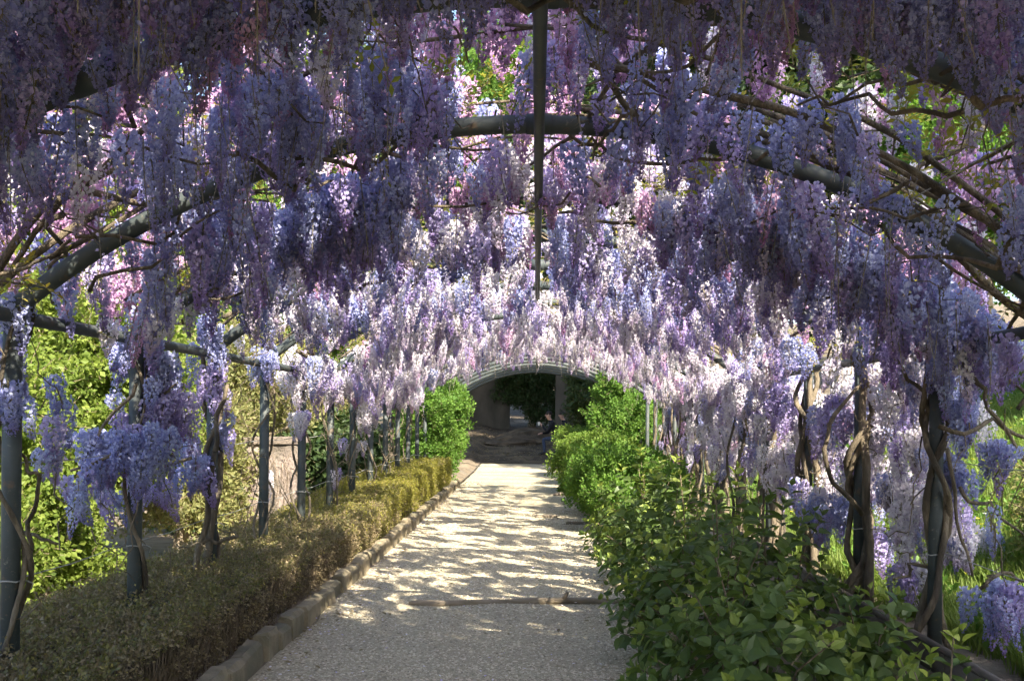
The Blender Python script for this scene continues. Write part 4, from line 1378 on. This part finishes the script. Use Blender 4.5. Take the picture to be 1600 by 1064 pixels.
for k in range(700):
    x = 2.8 + 7 * rnd.random() ** 1.5; y = 4.5 + 18 * rnd.random()
    if noise.noise(Vector((x * .9, y * .9, 6))) < -.05:
        continue
    pts.append(((x, y, ground_z(x, y) + .04), (rnd.uniform(-.4, .4), rnd.uniform(-.4, .4), rnd.uniform(0, 6.28)), rnd.uniform(.7, 1.5), rnd.randrange(4)))
tag(scatter('weeds', 'shrub2', pts), 'broad leaved weeds growing among the grass of the bank', 'weeds', kind='stuff')
tree('bank_shrub', 'low green shrub at the lower right corner outside the posts', 'shrub', 3.35, 5.9, .7, .5, .4, 'shrub2', 16, 50, 451, .02, .35, .6, None)
tree('bank_shrub', 'brownish weedy shrub on the bank at the right edge', 'shrub', 4.3, 8.2, .9, .6, .5, 'olive', 16, 50, 452, .02, .4, .8, None)
for k, (x, y, h, rx, rz, ln, sd_) in enumerate([(10.5, 17, 6.5, 2.4, 2.4, 'shrub', 461), (9.5, 23, 6.5, 2.4, 2.4, 'shrub2', 462), (8.0, 29, 7.5, 2.6, 2.8, 'dark', 463), (12.5, 12, 6.0, 2.4, 2.2, 'shrub', 464)]):
    tree('background_tree', ['yellow green tree at the top of the grassy bank', 'green tree on the bank behind the massed trunks', 'dark tree shading the far end from the bank', 'tree on the bank beyond the right frame edge'][k], 'tree', x, y, h, rx, rz, ln, 32, 75, sd_, .16, None, 1.7, 'trees on the right bank')

for k, (x, y, h, rx, rz, ln, sd_) in enumerate([(4.2, -4.6, 10.5, 2.7, 2.0, 'shrub2', 471), (1.2, -6.5, 10.5, 2.4, 2.0, 'shrub2', 472), (7.6, -6.0, 12.0, 2.8, 2.4, 'shrub2', 473)]):
    tree('garden_tree', ['tall tree right behind the viewer shading the near hoops', 'tall tree behind the viewer over the tunnel entrance', 'tall tree on the bank behind the viewer'][k], 'tree', x, y, h, rx, rz, ln, 30, 54, sd_, .2, None, 1.75, 'trees behind the viewer')
for k, (x, y, h, rx, rz, ln, sd_) in enumerate([(-9, 46, 17, 4.5, 6, 'shrub', 481), (-1, 60, 22, 6, 7, 'shrub2', 482), (9, 48, 18, 4.5, 6, 'shrub', 483), (-14, 32, 14, 4, 5, 'shrub', 484), (14, 30, 14, 4, 4.5, 'shrub2', 485)]):
    tree('background_tree', ['very tall yellow green tree behind the far left wall', 'tallest green tree behind the far end', 'very tall yellow green tree behind the far right wall', 'tall tree far off beyond the left terrace', 'tall tree far off above the right bank'][k], 'tree', x, y, h, rx, rz, ln, 46, 80, sd_, .3, None, 3.0, 'tall trees in the distance')

# edging board along the right posts
eb = thing('edging', 'dark edging boards with a rail along the foot of the right posts', 'edging', (2.3, 4, 0))
yy = 3.6
while yy < 13:
    mb = MB(); mb.box(0, 0, 0, .035, 1.18, .26, 0, 0, .004, rnd)
    o = link('board', mb.mesh('board', M['board']), eb, (2.28 - 2.3, yy + .6 - 4, .17 + rnd.uniform(-.01, .01)))
    o.rotation_euler = (rnd.uniform(-.01, .01), rnd.uniform(-.05, .05), rnd.uniform(-.01, .01))
    yy += 1.2
mb = MB(); mb.tube([Vector((-.02, y_, .32)) for y_ in (-.4, 2, 5, 9)], .022, 8)
link('rail', mb.mesh('rail', M['board'], smooth=True), eb)

# ------------------------------------------------------------------ logs across the path
LOGS = [((-1.05, 9.1), (.80, 9.3), .030, 'pale half buried log lying across the path beside the tall shrub'),
        ((.0, 17.0), (.34, 17.05), .03, 'short log stub in the middle of the path'),
        ((.35, 21.8), (.95, 21.9), .045, 'dark log at the right path edge before the fine leaved shrubs'),
        ((.45, 16.0), (.95, 16.1), .03, 'thin log sticking from the shrubs at the right path edge')]
for k, (a, b, rad, label) in enumerate(LOGS):
    r = random.Random(600 + k)
    A = Vector((a[0], a[1], .018)); B = Vector((b[0], b[1], .034))
    T = thing('log', label, 'log', A)
    pts = wiggle(A, B, 16, .16, r)
    for p in pts: p.z = .028 + .018 * noise.noise(Vector((p.x * 2, 0, k)))
    mb = MB(); mb.tube(pts, [rad * (1 + .25 * noise.noise(Vector((i * .4, k, 0)))) * (.5 if i == 0 else 1) for i in range(17)], 9)
    link('bole', shift(mb, A).mesh('bole', M['log'], smooth=True), T)
    if k == 0:
        mb = MB()
        p0 = pts[11]
        mb.tube([p0, p0 + Vector((.03, -.02, .05)), p0 + Vector((.04, -.03, .075))], [.02, .016, .013], 7)
        link('knot', shift(mb, A).mesh('knot', M['log'], smooth=True), T)

# ------------------------------------------------------------------ lower terrace wall and the far end
def stone_wall(name, label, x0, y0, x1, y1, zb, h, thick, seed, ch=.24, cl=.45):
    """mortared core with single stones proud of it on the side the path sees"""
    r = random.Random(seed)
    base = Vector((x0, y0, zb))
    T = thing(name, label, 'wall', base)
    d = Vector((x1 - x0, y1 - y0, 0)); L = d.length; d.normalize()
    rz = math.atan2(d.y, d.x)
    nrm = Vector((d.y, -d.x, 0))
    mb = MB(); mb.box(0, 0, 0, L, thick, h)
    o = link('core', mb.mesh('core', M['mortar']), T, d * L / 2 + Vector((0, 0, h / 2)) - nrm * (thick / 2))
    o.rotation_euler = (0, 0, rz)
    sm = []
    for k in range(6):
        mb = MB(); mb.box(0, 0, 0, 1, 1, 1, 0, 0, .06, r)
        sm.append(mb.mesh('stone', M['stone']))
    z = 0.0
    row = 0
    while z < h - .05:
        hh = min(ch * r.uniform(.8, 1.2), h - z)
        x = 0
        while x < L - .05:
            ll = min(cl * r.uniform(.6, 1.4), L - x)
            o = link('stone', r.choice(sm), T, d * (x + ll / 2) + nrm * (.0 + r.uniform(-.01, .02)) + Vector((0, 0, z + hh / 2)))
            o.rotation_euler = (0, 0, rz)
            o.scale = (ll - .03, .12, hh - .03)
            x += ll
        z += hh
    return T


T = thing('retaining_wall', 'rough pinkish grey wall stub on the lower terrace behind the fourth left post', 'wall', (-4.0, 16.7, -.8))
mb = MB()
nx_, nz_ = 12, 26
ring = [(-.40 + .8 * i / nx_, -.25) for i in range(nx_)] + [(.40, -.25 + .5 * i / 6) for i in range(6)] + [(.40 - .8 * i / nx_, .25) for i in range(nx_)] + [(-.40, .25 - .5 * i / 6) for i in range(6)]
nr = len(ring)
for j in range(nz_ + 1):
    z = 1.98 * j / nz_
    for (a_, b_) in ring:
        q = 1 + .08 * noise.noise(Vector((a_ * 6, b_ * 6, z * 5))) + .06 * noise.noise(Vector((a_ * 17, b_ * 17, z * 13)))
        mb.v.append((a_ * q, b_ * q, z + (.06 * noise.noise(Vector((a_ * 5, b_ * 5, 3))) if j == nz_ else 0))); mb.cols.append((0, 0, 0, 1))
mb.f = [(j * nr + i, j * nr + (i + 1) % nr, (j + 1) * nr + (i + 1) % nr, (j + 1) * nr + i) for j in range(nz_) for i in range(nr)]
mb.m = [0] * len(mb.f)
link('wall_face', mb.mesh('wall_face', M['render']), T)
mb = MB(); mb.box(0, 0, 2.0, .9, .6, .10, 0, 0, .02, rnd)
link('coping', mb.mesh('coping', M['stone']), T)
mb = MB()
for k in range(160):
    p0 = Vector((rnd.uniform(-.4, .4), -.27, rnd.uniform(.5, 1.9)))
    mb.tube(wiggle(p0, p0 + Vector((rnd.uniform(-.12, .12), rnd.uniform(-.05, 0), rnd.uniform(-.45, .1))), 4, .05, rnd), .003, 3)
o = link('dry_vines', mb.mesh('dry_vines', M['twig']), T)
o['kind'] = 'stuff'
zf = ground_z(-2, 46) - .3
# rendered walls at the far end
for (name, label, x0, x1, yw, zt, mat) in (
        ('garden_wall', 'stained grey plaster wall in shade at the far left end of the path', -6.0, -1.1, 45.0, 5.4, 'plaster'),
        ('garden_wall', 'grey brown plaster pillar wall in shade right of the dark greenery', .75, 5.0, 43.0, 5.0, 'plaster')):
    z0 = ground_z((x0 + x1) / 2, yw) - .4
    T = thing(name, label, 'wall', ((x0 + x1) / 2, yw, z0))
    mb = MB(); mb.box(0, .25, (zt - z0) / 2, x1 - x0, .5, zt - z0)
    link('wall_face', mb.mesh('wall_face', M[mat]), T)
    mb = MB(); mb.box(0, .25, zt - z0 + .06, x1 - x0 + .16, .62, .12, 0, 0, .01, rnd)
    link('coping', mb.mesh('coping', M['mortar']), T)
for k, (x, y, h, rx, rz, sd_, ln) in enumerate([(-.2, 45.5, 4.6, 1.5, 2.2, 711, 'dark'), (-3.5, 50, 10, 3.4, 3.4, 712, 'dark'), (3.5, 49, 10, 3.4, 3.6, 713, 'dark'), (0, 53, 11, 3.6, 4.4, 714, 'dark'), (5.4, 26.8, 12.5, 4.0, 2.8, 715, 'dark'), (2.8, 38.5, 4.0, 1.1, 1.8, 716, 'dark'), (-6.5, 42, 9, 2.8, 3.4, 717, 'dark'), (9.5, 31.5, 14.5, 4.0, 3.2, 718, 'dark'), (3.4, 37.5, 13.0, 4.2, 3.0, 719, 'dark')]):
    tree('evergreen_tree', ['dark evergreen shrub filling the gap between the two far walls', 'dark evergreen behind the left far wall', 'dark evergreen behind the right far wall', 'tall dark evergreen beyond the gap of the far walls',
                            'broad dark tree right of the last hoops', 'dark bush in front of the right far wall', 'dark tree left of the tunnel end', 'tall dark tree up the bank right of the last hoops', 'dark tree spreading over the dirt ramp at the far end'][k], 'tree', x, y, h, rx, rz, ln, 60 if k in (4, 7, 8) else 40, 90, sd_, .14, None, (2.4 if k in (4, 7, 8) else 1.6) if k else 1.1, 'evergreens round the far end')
# leaf littered rock outcrop on the ramp
for k, (x, y, s, label) in enumerate([(-.75, 39.0, 1.0, 'low pale rock bank on the ramp at the far end'), (-.35, 36.2, .45, 'small sunlit rock beside the seated people'), (.1, 41.5, 1.3, 'broad rock ledge before the dark greenery')]):
    r = random.Random(720 + k)
    mb = MB()
    nu, nv = 14, 7
    for j in range(nv):
        for i in range(nu):
            a = i / nu * 6.283; b = j / (nv - 1) * 1.5708
            q = 1 + .35 * noise.noise(Vector((math.cos(a) * 1.5, math.sin(a) * 1.5, b * 2 + k * 5)))
            mb.v.append((math.cos(a) * math.cos(b) * s * 1.3 * q, math.sin(a) * math.cos(b) * s * .8 * q, math.sin(b) * s * .34 * q)); mb.cols.append((0, 0, 0, 1))
    mb.f = [(j * nu + i, j * nu + (i + 1) % nu, (j + 1) * nu + (i + 1) % nu, (j + 1) * nu + i) for j in range(nv - 1) for i in range(nu)]
    mb.m = [0] * len(mb.f)
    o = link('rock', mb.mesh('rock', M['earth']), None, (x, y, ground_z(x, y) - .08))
    tag(o, label, 'rock')
pts = []
for k in range(2500):
    x = rnd.uniform(-4, 3); y = rnd.uniform(33.5, 44)
    pts.append(((x, y, ground_z(x, y) + .05), (rnd.uniform(-.3, .3), rnd.uniform(-.3, .3), rnd.uniform(0, 6.28)), rnd.uniform(1.2, 2.2), rnd.choice((2, 3))))
tag(scatter('dead_leaves', 'litter', pts), 'brown dead leaves littering the dirt ramp at the far end', 'leaves', kind='stuff')


# ------------------------------------------------------------------ two people sitting at the far end
def figure(name, label, loc, rz, joints, edges, zones, extra):
    """one continuous skinned body; zones(point) gives the clothing material"""
    me = bpy.data.meshes.new('body')
    keys = list(joints)
    me.from_pydata([joints[k][0] for k in keys], [(keys.index(a), keys.index(b)) for a, b in edges], [])
    tmp = bpy.data.objects.new('body_build', me)
    COL.objects.link(tmp)
    sk = tmp.modifiers.new('skin', 'SKIN')
    sk.use_smooth_shade = True
    for i, k in enumerate(keys):
        rr_ = joints[k][1]
        me.skin_vertices[0].data[i].radius = rr_ if isinstance(rr_, tuple) else (rr_, rr_)
        me.skin_vertices[0].data[i].use_root = (k == 'pelvis')
    ss = tmp.modifiers.new('sub', 'SUBSURF'); ss.levels = 2; ss.render_levels = 2
    dg = bpy.context.evaluated_depsgraph_get()
    body = bpy.data.meshes.new_from_object(tmp.evaluated_get(dg))
    bpy.data.objects.remove(tmp)
    body.materials.clear()
    names = ['jacket', 'jeans', 'skin', 'shoe']
    for m_ in names: body.materials.append(M[m_])
    for p in body.polygons:
        p.material_index = names.index(zones(p.center))
        p.use_smooth = True
    T = thing(name, label, 'person', loc)
    T.rotation_euler = (0, 0, rz)
    link('body', body, T)
    extra(T)
    return T


def ball(c, rx, ry, rz, nu=12, nv=8, cut=-1.0):
    mb = MB()
    for j in range(nv + 1):
        for i in range(nu):
            a = i / nu * 6.283; b = -1.5708 + j / nv * 3.1416
            mb.v.append((c[0] + rx * math.cos(a) * math.cos(b), c[1] + ry * math.sin(a) * math.cos(b), c[2] + rz * max(cut, math.sin(b)))); mb.cols.append((0, 0, 0, 1))
    mb.f = [(j * nu + i, j * nu + (i + 1) % nu, (j + 1) * nu + (i + 1) % nu, (j + 1) * nu + i) for j in range(nv) for i in range(nu)]
    mb.m = [0] * len(mb.f)
    return mb


def sitting(hold):
    """faces +X, seat at z = .45, leaning forward over the knees"""
    j = {
        'pelvis': ((0, 0, .55), .14), 'waist': ((.05, 0, .72), .135), 'chest': ((.15, 0, .93), .155), 'neck0': ((.22, 0, 1.08), .075), 'neck': ((.26, 0, 1.15), .055),
        'jaw': ((.31, 0, 1.21), (.07, .075)), 'head': ((.31, 0, 1.31), (.085, .098)), 'crown': ((.30, 0, 1.385), .05)}
    e = [('pelvis', 'waist'), ('waist', 'chest'), ('chest', 'neck0'), ('neck0', 'neck'), ('neck', 'jaw'), ('jaw', 'head'), ('head', 'crown')]
    for s, q in ((-1, 'r'), (1, 'l')):
        j['hip' + q] = ((.05, s * .10, .53), .095); j['knee' + q] = ((.46, s * .13, .52), .062); j['calf' + q] = ((.44, s * .13, .30), .058)
        j['ankle' + q] = ((.42, s * .13, .09), .042); j['ball' + q] = ((.54, s * .14, .045), .042); j['toe' + q] = ((.62, s * .145, .035), .03)
        e += [('pelvis', 'hip' + q), ('hip' + q, 'knee' + q), ('knee' + q, 'calf' + q), ('calf' + q, 'ankle' + q), ('ankle' + q, 'ball' + q), ('ball' + q, 'toe' + q)]
        el = (.30, s * .24, .72) if not (hold and s > 0) else (.34, s * .22, .74)
        wr = (.50, s * .10, .70) if not (hold and s > 0) else (.52, s * .12, .96)
        j['sh' + q] = ((.19, s * .17, 1.02), .07); j['el' + q] = (el, .048); j['wr' + q] = (wr, .032)
        hd = Vector(wr) + (Vector(wr) - Vector(el)).normalized() * .07
        j['palm' + q] = (tuple(hd), (.028, .018))
        e += [('chest', 'sh' + q), ('sh' + q, 'el' + q), ('el' + q, 'wr' + q), ('wr' + q, 'palm' + q)]
        dv = (Vector(wr) - Vector(el)).normalized()
        sv = dv.cross(Vector((0, 0, 1))).normalized()
        uv = sv.cross(dv)
        for f in range(4):
            o_ = sv * (-.027 + .018 * f)
            ln = (.062, .072, .068, .052)[f]
            j['f%d%s' % (f, q)] = (tuple(hd + dv * .04 + o_), .009)
            j['g%d%s' % (f, q)] = (tuple(hd + dv * (.04 + ln * .55) + o_ - uv * .012), .008)
            j['h%d%s' % (f, q)] = (tuple(hd + dv * (.04 + ln * .8) + o_ - uv * .035), .007)
            e += [('palm' + q, 'f%d%s' % (f, q)), ('f%d%s' % (f, q), 'g%d%s' % (f, q)), ('g%d%s' % (f, q), 'h%d%s' % (f, q))]
        j['t0' + q] = (tuple(hd - dv * .01 + sv * .034), .010); j['t1' + q] = (tuple(hd + dv * .035 + sv * .05 - uv * .02), .008)
        e += [('palm' + q, 't0' + q), ('t0' + q, 't1' + q)]
    wrs = [Vector(j['wrr'][0]), Vector(j['wrl'][0])]

    def zones(c):
        if c.z > 1.13 or any((c - w).length < .17 and c.x > w.x - .005 and c.x > .47 and c.z > .60 for w in wrs):
            return 'skin'
        if c.z < .11:
            return 'shoe'
        if c.z > .64 or (c.x < .12 and c.z > .56):
            return 'jacket'
        return 'jeans'
    return j, e, zones


def head_bits(T):
    mb = ball((.288, 0, 1.325), .108, .094, .105, cut=-.25)
    link('hair', mb.mesh('hair', M['hair'], smooth=True), T)
    mb = MB(); mb.add([Vector((.39, -.013, 1.285)), Vector((.39, .013, 1.285)), Vector((.425, 0, 1.265)), Vector((.395, 0, 1.315)), Vector((.39, 0, 1.255))], [(0, 2, 3), (2, 1, 3), (0, 4, 2), (4, 1, 2)])
    link('nose', mb.mesh('nose', M['skin']), T)
    for s in (-1, 1):
        link('ear', ball((.30, s * .092, 1.285), .022, .010, .032, 8, 6).mesh('ear', M['skin'], smooth=True), T)
        link('eye', ball((.388, s * .034, 1.302), .010, .013, .008, 8, 6).mesh('eye', M['hair'], smooth=True), T)
    mb = MB(); mb.tube([Vector((.386, -.025, 1.228)), Vector((.397, 0, 1.228)), Vector((.386, .025, 1.228))], .006, 5)
    link('mouth', mb.mesh('mouth', M['shoe']), T)


PY = 35.0
PZ = ground_z(.6, PY)
bx = (866 - VPX) * PY / FPX
j, e, zones = sitting(True)
figure('person', 'person in black jacket and jeans sitting sideways holding something white', (bx + .12, PY, PZ), R(180), j, e, zones, head_bits)
j, e, zones = sitting(False)
figure('person', 'person in dark clothes sitting behind the one in jeans', (bx + .55, PY + .55, PZ), R(190), j, e, lambda c: 'jacket' if zones(c) == 'jeans' else zones(c), head_bits)
T = thing('paper_cup', 'small white cup held up by the sitting person', 'cup', (bx - .49, PY - .14, PZ + 1.0))
mb = MB(); mb.tube([Vector((0, 0, -.05)), Vector((0, 0, .05))], [.028, .038], 10)
link('cup_body', mb.mesh('cup_body', M['paper'], smooth=True), T)
mb = MB(); mb.tube([Vector((0, 0, .048)), Vector((0, 0, .058))], [.040, .036], 10)
link('lid', mb.mesh('lid', M['paper'], smooth=True), T)
T = thing('stone_bench', 'low stone bench under the two sitting people', 'bench', (bx + .35, PY + .25, PZ))
mb = MB(); mb.box(0, 0, .39, .75, 1.7, .10, 0, 0, .008, rnd)
link('seat', mb.mesh('seat', M['stone']), T)
for s in (-1, 1):
    mb = MB(); mb.box(0, s * .6, .14, .55, .18, .42, 0, 0, .008, rnd)
    link('support', mb.mesh('support', M['stone']), T)
